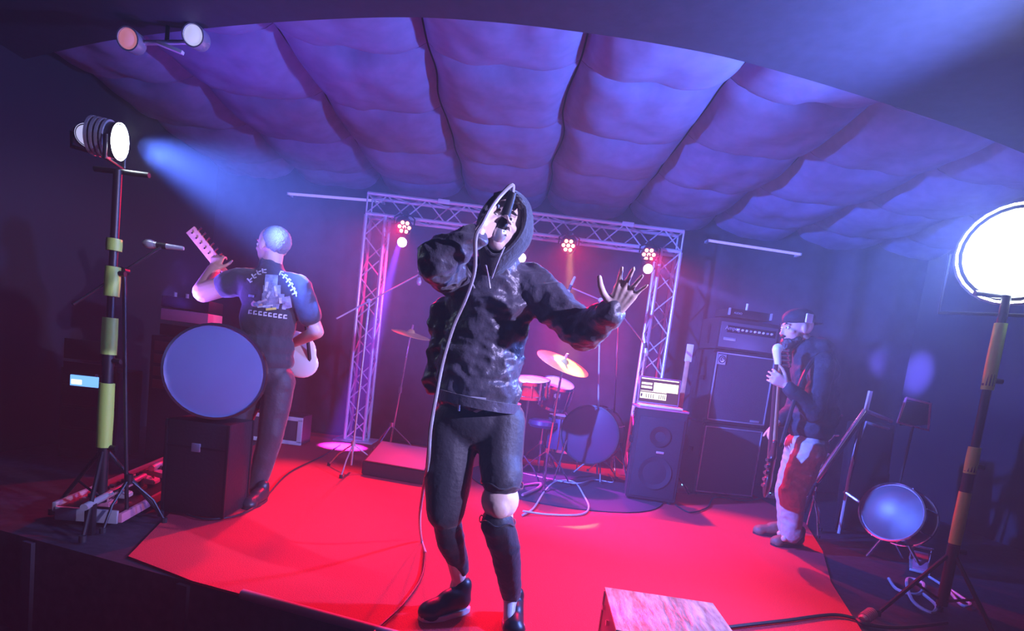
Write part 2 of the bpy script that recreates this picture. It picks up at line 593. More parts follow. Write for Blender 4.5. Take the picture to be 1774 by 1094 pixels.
# ------------------------------------------------------------------ goal-post truss
def truss_section(parent, a, b, w, n, side):
    """square lattice: four chords and zigzag braces from a to b; side = unit vector across, other = Y"""
    a, b, side = V(a), V(b), V(side)
    d = (b - a)
    oth = V((0, 1, 0))
    cs = []
    for sx in (-1, 1):
        for sy in (-1, 1):
            off = side * sx * w / 2 + oth * sy * w / 2
            cs.append(off)
            link('chord', CY(a + off, b + off, .021, seg=10), M_alu, parent)
    faces = [(cs[0], cs[2]), (cs[1], cs[3]), (cs[0], cs[1]), (cs[2], cs[3])]
    for fi, (p, q) in enumerate(faces):
        for k in range(n):
            s0, s1 = (p, q) if (k + fi) % 2 == 0 else (q, p)
            link('brace', CY(a + d * k / n + s0, a + d * (k + 1) / n + s1, .008, seg=6), M_alu, parent)
    for e in (a, b):
        for p, q in faces:
            link('brace', CY(e + p, e + q, .010, seg=6), M_alu, parent)

TRY = 6.72
tr = thing('truss', 'silver lattice goal-post truss spanning the rear of the stage', 'truss', (0, 0, 0))
TX0, TX1, TZ = -1.66, 1.69, 2.68
for x in (TX0 + .02, TX1 - .02):
    s = thing('truss_leg', None, None); s.parent = tr
    truss_section(s, (x, TRY, .02), (x, TRY, TZ - .12), .22, 11, (1, 0, 0))
    link('base_plate', B((x, TRY, .008), (.45, .4, .014), bev=.004), M_alu, s)
s = thing('truss_beam', None, None); s.parent = tr
truss_section(s, (TX0 - .09, TRY, TZ), (TX1 + .09, TRY, TZ), .22, 16, (0, 0, 1))
for k in (-.9, 1.15):
    link('clamp_plate', B((k, TRY - .135, TZ + .11), (.13, .012, .05), bev=.004), M_white, s)

def par_can(loc, aim, label):
    loc = V(loc)
    t = thing('red_par_can', label, 'stage light', loc, group='red par cans under the truss beam')
    d = (V(aim) - loc).normalized()
    fr = frame_of(d)
    link('housing', LA([(0, -.12), (.05, -.12), (.085, -.10), (.09, .03), (.09, .05), (.082, .05), (.082, .035), (0, .035)], axis=d, seg=24), M_plastic, t)
    for k in range(7):
        a = k * math.pi / 3
        off = V((0, 0, .04)) if k == 6 else V((.052 * math.cos(a), .052 * math.sin(a), .04))
        p = fr @ off
        link('lens', LA([(0, .012), (.012, .010), (.020, 0), (.020, -.004), (0, -.004)], c=p, axis=d, seg=12), M_lens_r, t)
    top = TZ - .10 - loc.z
    link('yoke', TU([(-.11, 0, -.0), (-.11, 0, top * .7), (-.06, 0, top), (.06, 0, top), (.11, 0, top * .7), (.11, 0, 0)], .008, 8), M_blackm, t)
    link('clamp', B((0, .1, top + .02), (.05, .22, .05), bev=.005), M_blackm, t)
    return t
fl = (0, 2.6, .4)
for p, lab in zip(PARS, ('leftmost red par can, on the left end of the truss beam', 'red par can above the head of the hooded vocalist', 'red par can on the middle of the beam, right of the vocalist', 'red par can above the open hand at the right truss leg')):
    par_can(p, fl, lab)

def moving_head(loc, aim, label):
    loc = V(loc)
    t = thing('spot_lamp', label, 'stage light', loc, group='small white spots hung under the par cans')
    d = (V(aim) - loc).normalized()
    link('housing', LA([(0, -.10), (.035, -.10), (.055, -.07), (.06, .0), (.06, .03), (.053, .03), (.05, .02), (0, .02)], axis=d, seg=20), M_plastic, t)
    link('lens', LA([(0, .034), (.03, .03), (.048, .021), (.048, .015), (0, .015)], axis=d, seg=20), M_lens_w, t)
    link('yoke', TU([(-.075, 0, 0), (-.075, 0, .09), (.075, 0, .09), (.075, 0, 0)], .007, 6), M_blackm, t)
    link('hanger', CY((0, 0, .09), (0, .12, TZ - .1 - loc.z), .01), M_blackm, t)
for p, a, lab in ((HEADS[0], (-.6, 0, 1.0), 'small white spot below the leftmost red par can'), (HEADS[1], (.1, 0, 1), 'small white spot shining behind the vocalist shoulder'), (HEADS[2], (1.0, 0, 1), 'small white spot below the par can at the right truss leg')):
    moving_head(p, a, lab)


# ------------------------------------------------------------------ lighting stands
def light_stand(x, y, h, label, segs, spread=.3, ang=0.9, bar=.14, tr_=.036):
    t = thing('lighting_stand', label, 'light stand', (x, y, 0))
    link('pole', TU([(0, 0, .12), (0, 0, .9), (0, 0, .901), (0, 0, h)], [.026, .026, .02, .02], 12), M_blackm, t)
    for z in (.42, .88, 1.33):
        link('collar', CY((0, 0, z - .03), (0, 0, z + .03), .028, seg=14), M_blackm, t)
        link('knob', CY((.02, 0, z), (.065, 0, z), .014, seg=10), M_blackm, t)
    for z0, z1 in segs:
        pr_ = tr_
        link('tape_wrap', TU([(0, 0, z0), (0, 0, (z0 + z1) / 2), (0, 0, z1)], [pr_, pr_ * 1.05, pr_], 12), M_yel, t)
    for k in range(3):
        a = ang + k * 2 * math.pi / 3
        e = V((math.cos(a) * spread, math.sin(a) * spread, .015))
        link('leg', CY((0, 0, .42), e, .011, seg=8), M_blackm, t)
        link('brace', CY((0, 0, .14), e * .5 + V((0, 0, .21)), .007, seg=6), M_blackm, t)
        link('foot', CY(e + V((0, 0, -.013)), e + V((0, 0, .02)), .018, seg=10), M_plastic, t)
    link('crossbar', CY((-bar, .03, h), (bar, .03, h), .014, seg=10), M_blackm, t)
    return t
light_stand(-2.06, 3.0, 1.84, 'black tripod light stand at left with yellow tape bands', ((1.44, 1.50), (1.21, 1.36), (.91, 1.1), (.42, .76)))
light_stand(2.47, 3.0, 1.76, 'black tripod light stand at right with yellow tape bands', ((1.28, 1.62), (.84, .98), (.46, .74)), tr_=.028)

def flood(loc, aim, label, r, lensmat, n=1, hang=-1):
    loc = V(loc)
    t = thing('stage_lamp', label, 'stage light', loc)
    d = (V(aim) - loc).normalized()
    link('housing', LA([(0, -r * 1.5), (r * .5, -r * 1.5), (r * .9, -r * 1.1), (r, 0), (r * 1.05, .02), (r * .93, .02), (r * .9, 0), (0, 0)], axis=d, seg=28), M_plastic, t)
    for k in range(4):
        z = -r * (.3 + .28 * k)
        link('cooling_fin', LA([(r * .85, z - .006), (r * 1.1, z - .006), (r * 1.1, z + .006), (r * .85, z + .006)], axis=d, seg=28), M_silver, t)
    link('lens', LA([(0, .03), (r * .5, .026), (r * .92, .012), (r * 1.045, .024), (r * 1.045, .021), (r * .9, 0), (0, 0)], axis=d, seg=28), lensmat, t)
    sd = d.cross(V((0, 0, 1))).normalized()
    link('yoke', TU([sd * r * 1.15, sd * r * 1.15 + V((0, 0, hang * r * 1.3)), -sd * r * 1.15 + V((0, 0, hang * r * 1.3)), -sd * r * 1.15], .01, 8), M_blackm, t)
    return t
flood(LSTAND + V((.02, 0, 0)), (1.2, 3.6, 1.75), 'glaring white lamp on the left light stand, aimed at the stage', .085, M_lens_i)
flood(LSTAND + V((-.16, .05, .02)), (-.6, 1.5, 1.9), 'small ribbed lamp beside the glaring one on the left stand', .055, M_lens_b)
flood(RSTAND + V((.03, 0, .02)), (.3, .2, 1.35), 'huge glaring white flood lamp on the right light stand', .235, M_lens_i)

flood(RSTAND + V((.1, .13, .0)), (3.4, 5.4, 2.0), 'added lamp behind the glaring flood on the right stand, brightens the haze', .07, M_lens_i)  # added fixture to go with the rear haze spot
# pair of small lamps under the header, upper left
p1, p2 = at(228, 72, 3.6), at(340, 66, 3.6)
t = thing('ceiling_lamp_bar', 'twin round lamps on a bar below the curved ceiling edge', 'ceiling lamp', (p1 + p2) / 2)
o = (p1 + p2) / 2
hb = 2.85 - o.z
link('bar', CY(p1 - o + V((-.06, .03, .0)), p2 - o + V((.06, .03, .0)), .014), M_silver, t)
link('hanger', CY((0, .03, 0), (0, .03, hb), .012), M_blackm, t)
link('clip', B((.04, .0, -.04), (.16, .03, .02), (0, .25, 0), .004), M_white, t)
for p, mt in ((p1, M_lens_p), (p2, M_lens_b)):
    c = p - o
    d = V((0, -1, -.15))
    h = link('lamp_head', LA([(0, -.1), (.04, -.1), (.06, -.07), (.066, .0), (.066, .02), (.058, .02), (.055, .01), (0, .01)], c=c + V((0, -.02, 0)), axis=d, seg=22), M_silver, t)
    link('lens', LA([(0, .022), (.03, .02), (.055, .012), (.055, .008), (0, .008)], c=c + V((0, -.02, 0)), axis=d, seg=22), mt, h)


def wk(root):
    """children of root were laid out in room coordinates: keep them there"""
    inv = (Matrix.Translation(root.location) @ root.rotation_euler.to_matrix().to_4x4()).inverted()
    for ch in root.children:
        ch.matrix_parent_inverse = inv


def words(txt, loc, rot, size, mt, parent, ext=.001, name='lettering'):
    c = bpy.data.curves.new(name, 'FONT')
    c.body = txt
    c.size = size
    c.extrude = ext
    c.align_x = 'LEFT'
    o = bpy.data.objects.new(name, c)
    c.materials.append(mt)
    C.objects.link(o)
    me = bpy.data.meshes.new_from_object(o.evaluated_get(bpy.context.evaluated_depsgraph_get()))
    bpy.data.objects.remove(o)
    me.name = name
    o = bpy.data.objects.new(name, me)
    C.objects.link(o)
    o.location = loc
    o.rotation_euler = rot
    o.parent = parent
    return o


# ------------------------------------------------------------------ amp stack, rear right
AX, AY, AR = 2.47, 5.75, R(8)
amp_c = at(1250, 800, 6.05)
amp_x = amp_c.x - .03
def local(parent_loc, rz):
    return parent_loc, (0, 0, rz)
def cabinet(z, h, label, name, trim=True, badge=False):
    t = thing(name, label, 'speaker cabinet', (amp_x, 6.08, z), (0, 0, AR), group='bass cabinets stacked at the rear right')
    link('body', B((0, 0, h / 2), (.66, .42, h), bev=.012), M_tolex, t)
    link('grille', B((0, -.208, h / 2), (.60, .02, h - .06), bev=.004), M_grille, t)
    if trim:
        for s in (-1, 1):
            link('piping', B((s * .307, -.222, h / 2), (.012, .012, h - .05), bev=.003), M_silver, t)
            link('piping', B((0, -.222, h / 2 + s * (h / 2 - .03)), (.626, .012, .012), bev=.003), M_silver, t)
    for s in (-1, 1):
        link('handle', B((s * .333, 0, h * .6), (.012, .14, .05), bev=.004), M_blackm, t)
        link('corner_cap', B((s * .31, -.2, h - .015), (.05, .04, .035), bev=.006), M_blackm, t)
        link('corner_cap', B((s * .31, -.2, .015), (.05, .04, .035), bev=.006), M_blackm, t)
    if badge:
        b = link('badge', B((-.255, -.224, h - .095), (.085, .008, .10), bev=.003), M_silver, t)
        link('emblem_ring', LA([(.030, 0), (.034, .003), (.038, 0), (.034, -.003), (.030, 0)], c=(-.255, -.231, h - .095), axis=(0, -1, 0), seg=24), M_blackm, b)
        pts = [V((-.255 + math.cos(a) * r_, -.231, h - .095 + math.sin(a) * r_)) for a, r_ in [(k * .45, .022 - k * .0012) for k in range(14)]]
        link('emblem_curl', TU(pts, .0035, 6), M_blackm, b)
        link('name_plate', B((.2, -.224, .055), (.10, .006, .022), bev=.002), M_silver, t)
    return t
cabinet(.03, .73, 'lower black bass cabinet resting on the stage', 'bass_cabinet')
cabinet(.775, .73, 'upper bass cabinet with silver piping and square emblem', 'bass_cabinet', True, True)
t = thing('bass_amplifier', 'grey-faced bass amplifier head on the upper cabinet', 'amplifier', (amp_x, 6.06, 1.515), (0, 0, AR))
link('case', B((0, 0, .155), (.66, .36, .31), bev=.012), M_tolex, t)
link('faceplate', B((0, -.182, .145), (.61, .014, .25), bev=.003), M_panelg, t)
link('control_strip', B((.02, -.191, .205), (.52, .006, .07), bev=.002), M_blackm, t)
for k in range(9):
    link('knob', LA([(0, .022), (.010, .021), (.012, 0), (0, 0)], c=(-.13 + k * .045, -.194, .205), axis=(0, -1, 0), seg=12), M_silver if k % 4 == 3 else M_white, t)
words('Ampeg', (-.265, -.196, .195), (R(90), 0, 0), .055, M_silver, t)
link('name_plate', B((-.20, -.192, .105), (.13, .006, .028), bev=.002), M_silver, t)
link('handle', TU([(-.11, 0, .285), (-.09, 0, .315), (.09, 0, .315), (.11, 0, .285)], .009, 8), M_blackm, t)
for s in (-1, 1):
    link('side_strap', B((s * .332, 0, .15), (.006, .06, .2), bev=.002), M_blackm, t)
t = thing('rack_unit', 'slim black rack unit lying on top of the amplifier head', 'rack unit', (amp_x - .0, 6.06, 1.85), (0, 0, AR))
link('chassis', B((0, 0, .04), (.46, .26, .075), bev=.004), M_plastic, t)
link('front_panel', B((0, -.133, .04), (.48, .008, .08), bev=.002), M_blackm, t)
for s in (-1, 1):
    link('grip', B((s * .225, -.15, .045), (.014, .03, .07), bev=.004), M_silver, t)
link('antenna', CY((-.02, -.1, .07), (-.02, -.1, .15), .012, seg=10), M_white, t)
words('AUDIO', (-.17, -.139, .03), (R(90), 0, 0), .028, M_silver, t)

# bass guitar leaning on its stand, left of the cabinets
g0 = flat(1178, 862)
t = thing('guitar', 'slim dark guitar upright on a stand left of the bass cabinets', 'guitar', (amp_x - .52, 5.95, 0))
link('neck', B((0, 0, 1.0), (.045, .02, .72), bev=.006), M_maple, t)
link('headstock', B((.005, 0, 1.44), (.07, .018, .18), bev=.008), M_gbody, t)
link('body', LA([(0, -.02), (.12, -.02), (.15, 0), (.12, .02), (0, .02)], c=(0, 0, .5), axis=(0, -1, 0), seg=28), M_bbody, t)
link('stand_pole', CY((0, .08, .0), (0, .08, 1.15), .011), M_blackm, t)
for a in (-.5, .5):
    link('leg', CY((0, .08, .3), (math.sin(a) * .4, -.12, .012), .009), M_blackm, t)
link('leg', CY((0, .08, .3), (0, .3, .012), .009), M_blackm, t)

# ------------------------------------------------------------------ speaker with laptop
sp = V((1.49, 5.45, 0))
SR = R(-4)
t = thing('speaker_box', 'black upright loudspeaker standing behind the cables, laptop on top', 'loudspeaker', sp, (0, 0, SR))
bm = bmesh.new()
prism(bm, [(-.23, -.2), (.23, -.2), (.19, .2), (-.19, .2)], 0.02, .86)
bmesh.ops.bevel(bm, geom=bm.edges[:], offset=.012, segments=2, affect='EDGES')
link('body', bm, M_tolex, t)
link('grille', B((0, -.204, .42), (.4, .012, .74), bev=.004), M_gr2, t)
link('woofer', LA([(0, -.02), (.06, -.01), (.135, .012), (.15, .014), (.15, .0)], c=(0, -.206, .28), axis=(0, -1, 0), seg=30), M_gr2, t)
link('horn', LA([(0, -.01), (.03, .0), (.085, .014), (.095, .014), (.095, 0)], c=(0, -.206, .62), axis=(0, -1, 0), seg=26), M_plastic, t)
link('badge', B((.02, -.214, .475), (.07, .008, .02), bev=.003), M_silver, t)
for s in (-1, 1):
    link('handle', B((s * .222, -.02, .55), (.02, .16, .06), bev=.006), M_blackm, t)
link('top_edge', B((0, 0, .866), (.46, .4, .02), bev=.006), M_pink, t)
for x in (-.18, .18):
    for y in (-.16, .16):
        link('foot', CY((x, y, 0), (x, y, .022), .02, seg=10), M_plastic, t)
t = thing('laptop', 'open laptop with lit mixing software on the loudspeaker', 'laptop', sp + V((-.02, -.02, .878)), (0, 0, R(-6)))
base = link('keyboard_base', B((0, -.06, .011), (.38, .26, .02), bev=.006), M_white, t)
link('keys', B((0, -.03, .0225), (.33, .12, .004), bev=.001), M_plastic, base)
link('touchpad', B((0, -.14, .0222), (.1, .06, .003), bev=.001), M_silver, base)
sc_ = thing('screen', None, None, (0, .07, .02), (R(-12), 0, 0)); sc_.parent = t
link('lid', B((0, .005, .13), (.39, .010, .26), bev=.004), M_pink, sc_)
link('display', B((0, -.002, .132), (.365, .004, .235)), M_scrd, sc_)
bm = bmesh.new()
box(bm, (.06, -.005, .165), (.23, .003, .085)); box(bm, (-.12, -.005, .19), (.10, .003, .02)); box(bm, (-.12, -.005, .155), (.10, .003, .022))
box(bm, (0, -.005, .238), (.35, .003, .010)); box(bm, (-.05, -.005, .075), (.245, .003, .06)); box(bm, (-.05, -.005, .118), (.245, .003, .008))
link('window_pane', bm, M_scr, sc_)
bm = bmesh.new()
for k in range(4):
    box(bm, (-.115 + k * .022, -.008, .072), (.006, .002, .04)); box(bm, (.005 + k * .018, -.008, .072), (.006, .002, .04))
box(bm, (-.16, -.008, .075), (.014, .002, .03))
for k in range(16):
    box(bm, (-.165 + k * .0155, -.008, .118), (.005, .002, .006))
link('mixer_print', bm, M_plastic, sc_)
bm = bmesh.new()
for k in range(9):
    box(bm, (-.12, -.008, .148 + k * .006), (.07 - (k % 3) * .02, .001, .002))
box(bm, (.06, -.008, .185), (.22, .001, .002)); box(bm, (.08, -.008, .165), (.1, .001, .002))
link('track_print', bm, M_maple, sc_)

# effects units on the floor beside the speaker
def stomp(p, rz, label, led=True, col=None, sz=(.12, .16, .05), group='effect pedals around the stage', name='effect_pedal'):
    t = thing(name, label, 'pedal', p, (0, 0, rz), group)
    a, b, c = sz
    bm = bmesh.new()
    vs_ = [bm.verts.new(v) for v in ((-a / 2, -b / 2, 0), (a / 2, -b / 2, 0), (a / 2, b / 2, 0), (-a / 2, b / 2, 0), (-a / 2, -b / 2, c * .55), (a / 2, -b / 2, c * .55), (a / 2, b / 2, c), (-a / 2, b / 2, c))]
    for f in ((3, 2, 1, 0), (4, 5, 6, 7), (0, 1, 5, 4), (1, 2, 6, 5), (2, 3, 7, 6), (3, 0, 4, 7)):
        bm.faces.new([vs_[i] for i in f])
    bmesh.ops.bevel(bm, geom=bm.edges[:], offset=.005, segments=2, affect='EDGES')
    link('casing', bm, col or M_pink, t)
    link('footswitch', CY((0, -b * .28, c * .62), (0, -b * .28, c * .62 + .018), .012, seg=10), M_chrome, t)
    for k in (-1, 1):
        link('knob', CY((k * a * .25, b * .28, c * .88), (k * a * .25, b * .28, c * .88 + .018), .012, seg=10), M_plastic, t)
    if led:
        link('led', CY((0, .0, c * .75), (0, .0, c * .75 + .012), .007, seg=8), M_led, t)
    return t
stomp(flat(1180, 852), .2, 'red pedal with a blue light beside the loudspeaker foot', sz=(.17, .15, .09))
stomp(flat(1172, 835), .5, 'small red unit stacked behind the pedal by the loudspeaker', led=False, sz=(.12, .10, .14))
stomp(flat(1333, 862), -.3, 'white-lit pedal on the floor in front of the bassist boots', col=M_white, sz=(.1, .12, .05))
stomp(flat(1294, 852), .1, 'grey pedal at the foot of the lower bass cabinet', led=False, col=M_silver, sz=(.09, .1, .05))
pc = flat(1312, 835)
t = thing('equipment_case', 'dark low equipment box between cabinet and bassist', 'case', pc + V((0, .25, 0)), (0, 0, .1))
link('body', B((0, 0, .13), (.42, .3, .25), bev=.01), M_case, t)
for z in (.04, .24):
    link('edge_strip', B((0, -.155, z), (.42, .01, .02), bev=.003), M_pink, t)
link('latch', B((0, -.158, .14), (.05, .012, .05), bev=.004), M_silver, t)


# ------------------------------------------------------------------ drum kit
def drum(name, c, axis, r, depth, label, shell=M_drum, head=M_skinD, lugs=8, cat='drum', front=None, legs=0, badge=False, group=None):
    c, axis = V(c), V(axis).normalized()
    zb = 0 if legs or name == 'bass_drum' else c.z
    t = thing(name, label, cat, (c.x, c.y, zb), group=group)
    o = c - V((c.x, c.y, zb))
    L = lambda *a, **k: LA(*a, c=o, axis=axis, **k)
    link('shell', L([(r * .99, -depth / 2), (r, -depth / 2 + .01), (r, depth / 2 - .01), (r * .99, depth / 2), (r * .95, depth / 2), (r * .95, -depth / 2), (r * .99, -depth / 2)], seg=40), shell, t)
    for s, hm in ((1, head), (-1, front or head)):
        h = s * depth / 2
        link('drum_head', L([(0, h + s * .012), (r * .9, h + s * .010), (r * .985, h + s * .004), (r * .985, h)], seg=40), hm, t)
        link('hoop', L([(r * .97, h - .014), (r * 1.035, h - .014), (r * 1.035, h + .016), (r * .985, h + .018), (r * .985, h - .014)], seg=40), M_chrome if name != 'bass_drum' else M_plastic, t)
    fr = frame_of(axis)
    for k in range(lugs):
        a = 2 * math.pi * (k + .5) / lugs
        p = fr @ V((r * 1.03 * math.cos(a), r * 1.03 * math.sin(a), 0)) + o
        link('lug', CY(p - axis * depth * .47, p + axis * depth * .47, .006, seg=6), M_chrome, t)
    if legs:
        for k in range(legs):
            a = 2 * math.pi * k / legs + .4
            p = V((math.cos(a) * r * 1.06, math.sin(a) * r * 1.06, 0)) + V((o.x, o.y, 0))
            link('leg', CY((p.x, p.y, .0), (p.x, p.y, o.z + depth * .2), .008, seg=8), M_chrome, t)
    return t, o, fr

def tripod(t, base, top, h0=.34, spread=.32, r=.011, mt=M_chrome, nm='leg', ang=.5):
    base, top = V(base), V(top)
    link('pole', CY(base + V((0, 0, .06)), top, r, seg=10), mt, t)
    for k in range(3):
        a = ang + k * 2 * math.pi / 3
        e = base + V((math.cos(a) * spread, math.sin(a) * spread, .012))
        link(nm, TU([base + V((0, 0, h0)), (base + V((0, 0, h0)) + e) / 2 + V((math.cos(a), math.sin(a), 0)) * .03, e], r * .7, 8), mt, t)
        link('foot', CY(e - V((0, 0, .011)), e + V((0, 0, .016)), .015, seg=8), M_plastic, t)
    link('collar', CY(base + V((0, 0, h0 - .02)), base + V((0, 0, h0 + .025)), r * 2, seg=12), mt, t)

def cymbal(c, nrm, r, base, label, name='cymbal', mt=M_brass, ang=.5):
    c, base = V(c), V(base)
    t = thing(name, label, 'cymbal', base)
    o = c - base
    link('plate', LA([(0, .045), (r * .06, .044), (r * .14, .034), (r * .2, .014), (r * .22, .010), (r * .6, .002), (r, -.012), (r, -.016), (r * .6, -.002), (r * .2, .008), (0, .03)], c=o, axis=nrm, seg=48), mt, t)
    link('wing_nut', CY(o + V(nrm) * .04, o + V(nrm) * .09, .014, .01, 10), M_pink, t)
    tripod(t, (0, 0, 0), o, ang=ang)
    link('tube_joint', CY(o * .55 + V((0, 0, -.03)), o * .55 + V((0, 0, .03)), .018, seg=10), M_chrome, t)
    return t
cc = at(976, 628, 5.3)
cymbal(cc, V((.30, -.32, 1)).normalized(), .255, (cc.x - .03, cc.y + .12, 0), 'large gold cymbal tilted toward the viewer on a chrome stand')
c2 = at(712, 578, 5.9)
cymbal(c2, V((.16, -.12, 1)).normalized(), .2, (c2.x - .1, c2.y, 0), 'red lit cymbal edge left of the hooded vocalist', ang=.2)
bd, o, fr = drum('bass_drum', at(1028, 752, 5.95), (-.35, -.94, .03), .29, .4, 'dark bass drum behind the cables, lit from above', head=M_dhead)
for s in (-1, 1):
    link('spur', CY(o + V((s * .27, -.1, -.05)), (s * .38, -.3, -.0), .009, seg=8), M_chrome, bd)
tm, o, fr = drum('rack_tom', at(962, 683, 5.75), (.15, -.35, 1), .16, .22, 'purple lit tom below the gold cymbal with a pale emblem')
fa = V((o.x, o.y - .175, o.z - .01))
bg = link('badge', B(fa, (.07, .006, .07), (R(-10), 0, 0), .004), M_drum, tm)
for k, hgt in ((-2, .03), (-1, .045), (0, .05), (1, .045), (2, .03)):
    link('badge_bar', B(fa + V((k * .011, -.006, 0)), (.005, .004, hgt), (R(-10), 0, 0)), M_skinD, bg)
link('mount_arm', CY(o + V((.0, .17, 0)), at(1005, 760, 5.95) - tm.location, .011), M_chrome, tm)
sn, o, fr = drum('snare_drum', at(918, 672, 5.35), (-.05, -.18, 1), .18, .13, 'snare drum with warm lit head just right of the vocalist', shell=M_chrome, legs=0)
tripod(sn, (0, 0, -sn.location.z), (0, 0, -.09), h0=.3, spread=.24)
ft, o, fr = drum('floor_tom', V((at(1000, 720, 5.9).x - .05, 6.35, .42)), (0, 0, 1), .2, .36, 'purple floor tom standing at the rear of the kit', legs=3)
th = thing('drum_throne', 'round padded stool glowing purple behind the drum stands', 'stool', (at(944, 720, 6.2).x, 6.25, 0))
link('seat', LA([(0, .56), (.12, .558), (.16, .54), (.165, .50), (.14, .47), (0, .47)], seg=28), M_drum, th)
tripod(th, (0, 0, 0), (0, 0, .47), h0=.3, spread=.24)
# bass drum pedal
pd = thing('drum_pedal', 'chrome foot pedal glinting beneath the drum stands', 'pedal', flat(952, 808))
link('footboard', B((0, 0, .05), (.09, .26, .012), (R(14), 0, 0), .004), M_chrome, pd)
link('heel_plate', B((0, -.15, .012), (.09, .08, .02), bev=.004), M_chrome, pd)
link('beater', CY((0, .12, .05), (0, .1, .26), .006, seg=8), M_chrome, pd)
link('beater_head', CY((0, .08, .26), (0, .13, .26), .022, seg=12), M_skinD, pd)
for s in (-1, 1):
    link('post', CY((s * .05, .13, 0), (s * .05, .13, .16), .008, seg=8), M_chrome, pd)
# dark rug under the kit
bm = bmesh.new()
n = 40
rc = V((.72, 5.55, 0))
prism(bm, [(rc.x + .95 * math.cos(a) * (1 + .04 * math.sin(3 * a)), rc.y + .95 * math.sin(a) * (1 + .03 * math.cos(2 * a))) for a in [2 * math.pi * k / n for k in range(n)]], .001, .010)
tag(link('rug', bm, M_rug), 'dark round rug under the drum kit', 'rug')


# ------------------------------------------------------------------ microphone stands
def mic_stand(base, joint, tip, label, mic_dir=(0, 0, -1), spread=.28, back=.25, mt=M_blackm, group=None, ang=.5, mic=True):
    base, joint, tip = V(base), V(joint), V(tip)
    t = thing('microphone_stand', label, 'microphone stand', base, group=group)
    o = -base
    tripod(t, (0, 0, 0), joint + o, h0=.25, spread=spread, r=.010, mt=mt, ang=ang)
    d = (tip - joint).normalized()
    link('boom', CY(joint - d * back + o, tip + o, .007, seg=8), mt, t)
    link('clutch', CY(joint + o - V((0, .02, 0)), joint + o + V((0, .02, 0)), .02, seg=12), mt, t)
    if mic:
        md = V(mic_dir).normalized()
        p = tip + o
        link('clip', CY(p - md * .02, p + md * .03, .017, seg=12), M_plastic, t)
        m_ = link('microphone', LA([(0, -.11), (.009, -.11), (.012, -.10), (.017, .04), (.018, .045), (0, .045)], c=p, axis=md, seg=16), M_silver, t)
        link('mesh_ball', LA([(0, .105), (.012, .102), (.023, .085), (.025, .065), (.019, .045), (0, .045)], c=p, axis=md, seg=16), M_silver, m_)
    return t
tip = at(726, 476, 5.6)
jt = at(640, 522, 5.0)
mic_stand((jt.x - .02, jt.y, 0), jt, tip, 'boom microphone reaching right toward the left truss leg', (.1, 0, -1), back=.42, mt=M_silver)
tip = at(988, 498, 5.7)
jt = at(1040, 520, 5.9)
mic_stand((jt.x + .25, 6.1, 0), jt, tip, 'small overhead microphone between vocalist and open hand', (-.3, 0, -1), back=.1, mt=M_silver)
jt = at(1072, 540, 5.5)
mic_stand(flat(1058, 826).xy.to_3d(), jt, at(1118, 598, 5.4), 'tall chrome stand with boom beneath the open hand', (.3, 0, -1), back=.2, mt=M_chrome)
jt = at(322, 500, 3.1)
mic_stand((at(225, 600, 3.0).x, 3.05, 0), at(215, 470, 3.05), at(282, 426, 3.2), 'vocal microphone on a boom stand left of the guitarist', (-1, -.1, .0), mt=M_blackm, back=.3, spread=.18)

# ------------------------------------------------------------------ cables
def cable(pts, r, mt, label, group=None):
    bm = TU(smoothpath(pts, 8), r, 6)
    tag(link('cable', bm, mt), label, 'cable', group)
F_ = lambda x, y, z=.012: flat(x, y, z)
cable([F_(905, 893), F_(925, 880), F_(945, 850), F_(965, 834), F_(995, 836), F_(1012, 860), F_(1020, 880), F_(1005, 892), F_(950, 892), F_(906, 886, .03)], .008, M_cableg, 'pale cable looping on the floor right of the vocalist legs')
cable([F_(903, 820), F_(930, 826), F_(960, 832), F_(1000, 838, .04), F_(1030, 832), F_(1062, 836), F_(1054, 822)], .008, M_cableg, 'pale cable running from the loop to the loudspeaker')
cable([F_(905, 842, .02), F_(935, 838, .03), F_(932, 846, .03), F_(905, 858, .03)], .012, M_pink, 'red lit cable bundle beside the vocalist knee')
cable([F_(737, 958), F_(730, 1000), F_(700, 1045), F_(655, 1088), F_(648, 1098)], .006, M_cable, 'thin black cable on the carpet left of the vocalist')
cable([F_(1228, 1092), F_(1290, 1084), F_(1360, 1076), F_(1440, 1066), F_(1480, 1072), F_(1500, 1082), F_(1560, 1088), F_(1640, 1080)], .010, M_cable, 'dark cable crossing the front right of the carpet')
cable([F_(1170, 875), F_(1195, 888), F_(1225, 880), F_(1240, 862), F_(1290, 868), F_(1325, 862)], .007, M_cable, 'dark cable curling from the loudspeaker to the bassist pedals')
cable([F_(1540, 1003), F_(1555, 1022), F_(1590, 1030), F_(1600, 1012), F_(1572, 1004), F_(1580, 1040), F_(1612, 1062), F_(1622, 1050), F_(1600, 1030)], .010, M_cableg, 'looped pale cable below the clear drum')
cable([F_(1610, 1000), F_(1640, 1020), F_(1665, 1048), F_(1680, 1046), F_(1640, 1018)], .009, M_cableg, 'pale cable end trailing to the lower right')
cable([F_(590, 770), F_(560, 790), F_(500, 820), F_(440, 880), F_(360, 900, .012), F_(300, 880)], .006, M_cable, 'black cable behind the guitarist legs')

# connector block at the front right
t = thing('cable_connector', 'ribbed pinkish cable connector lying front right on the carpet', 'connector', F_(1503, 1068, .03), (0, R(-8), R(38)))
link('shell', LA([(0, -.07), (.018, -.07), (.026, -.05), (.026, .05), (.018, .06), (0, .06)], axis=(1, 0, 0), seg=16), M_pink, t)
for k in range(6):
    link('ridge', LA([(.024, -.006), (.031, -.004), (.031, .004), (.024, .006)], c=(-.045 + k * .018, 0, 0), axis=(1, 0, 0), seg=16), M_pink, t)

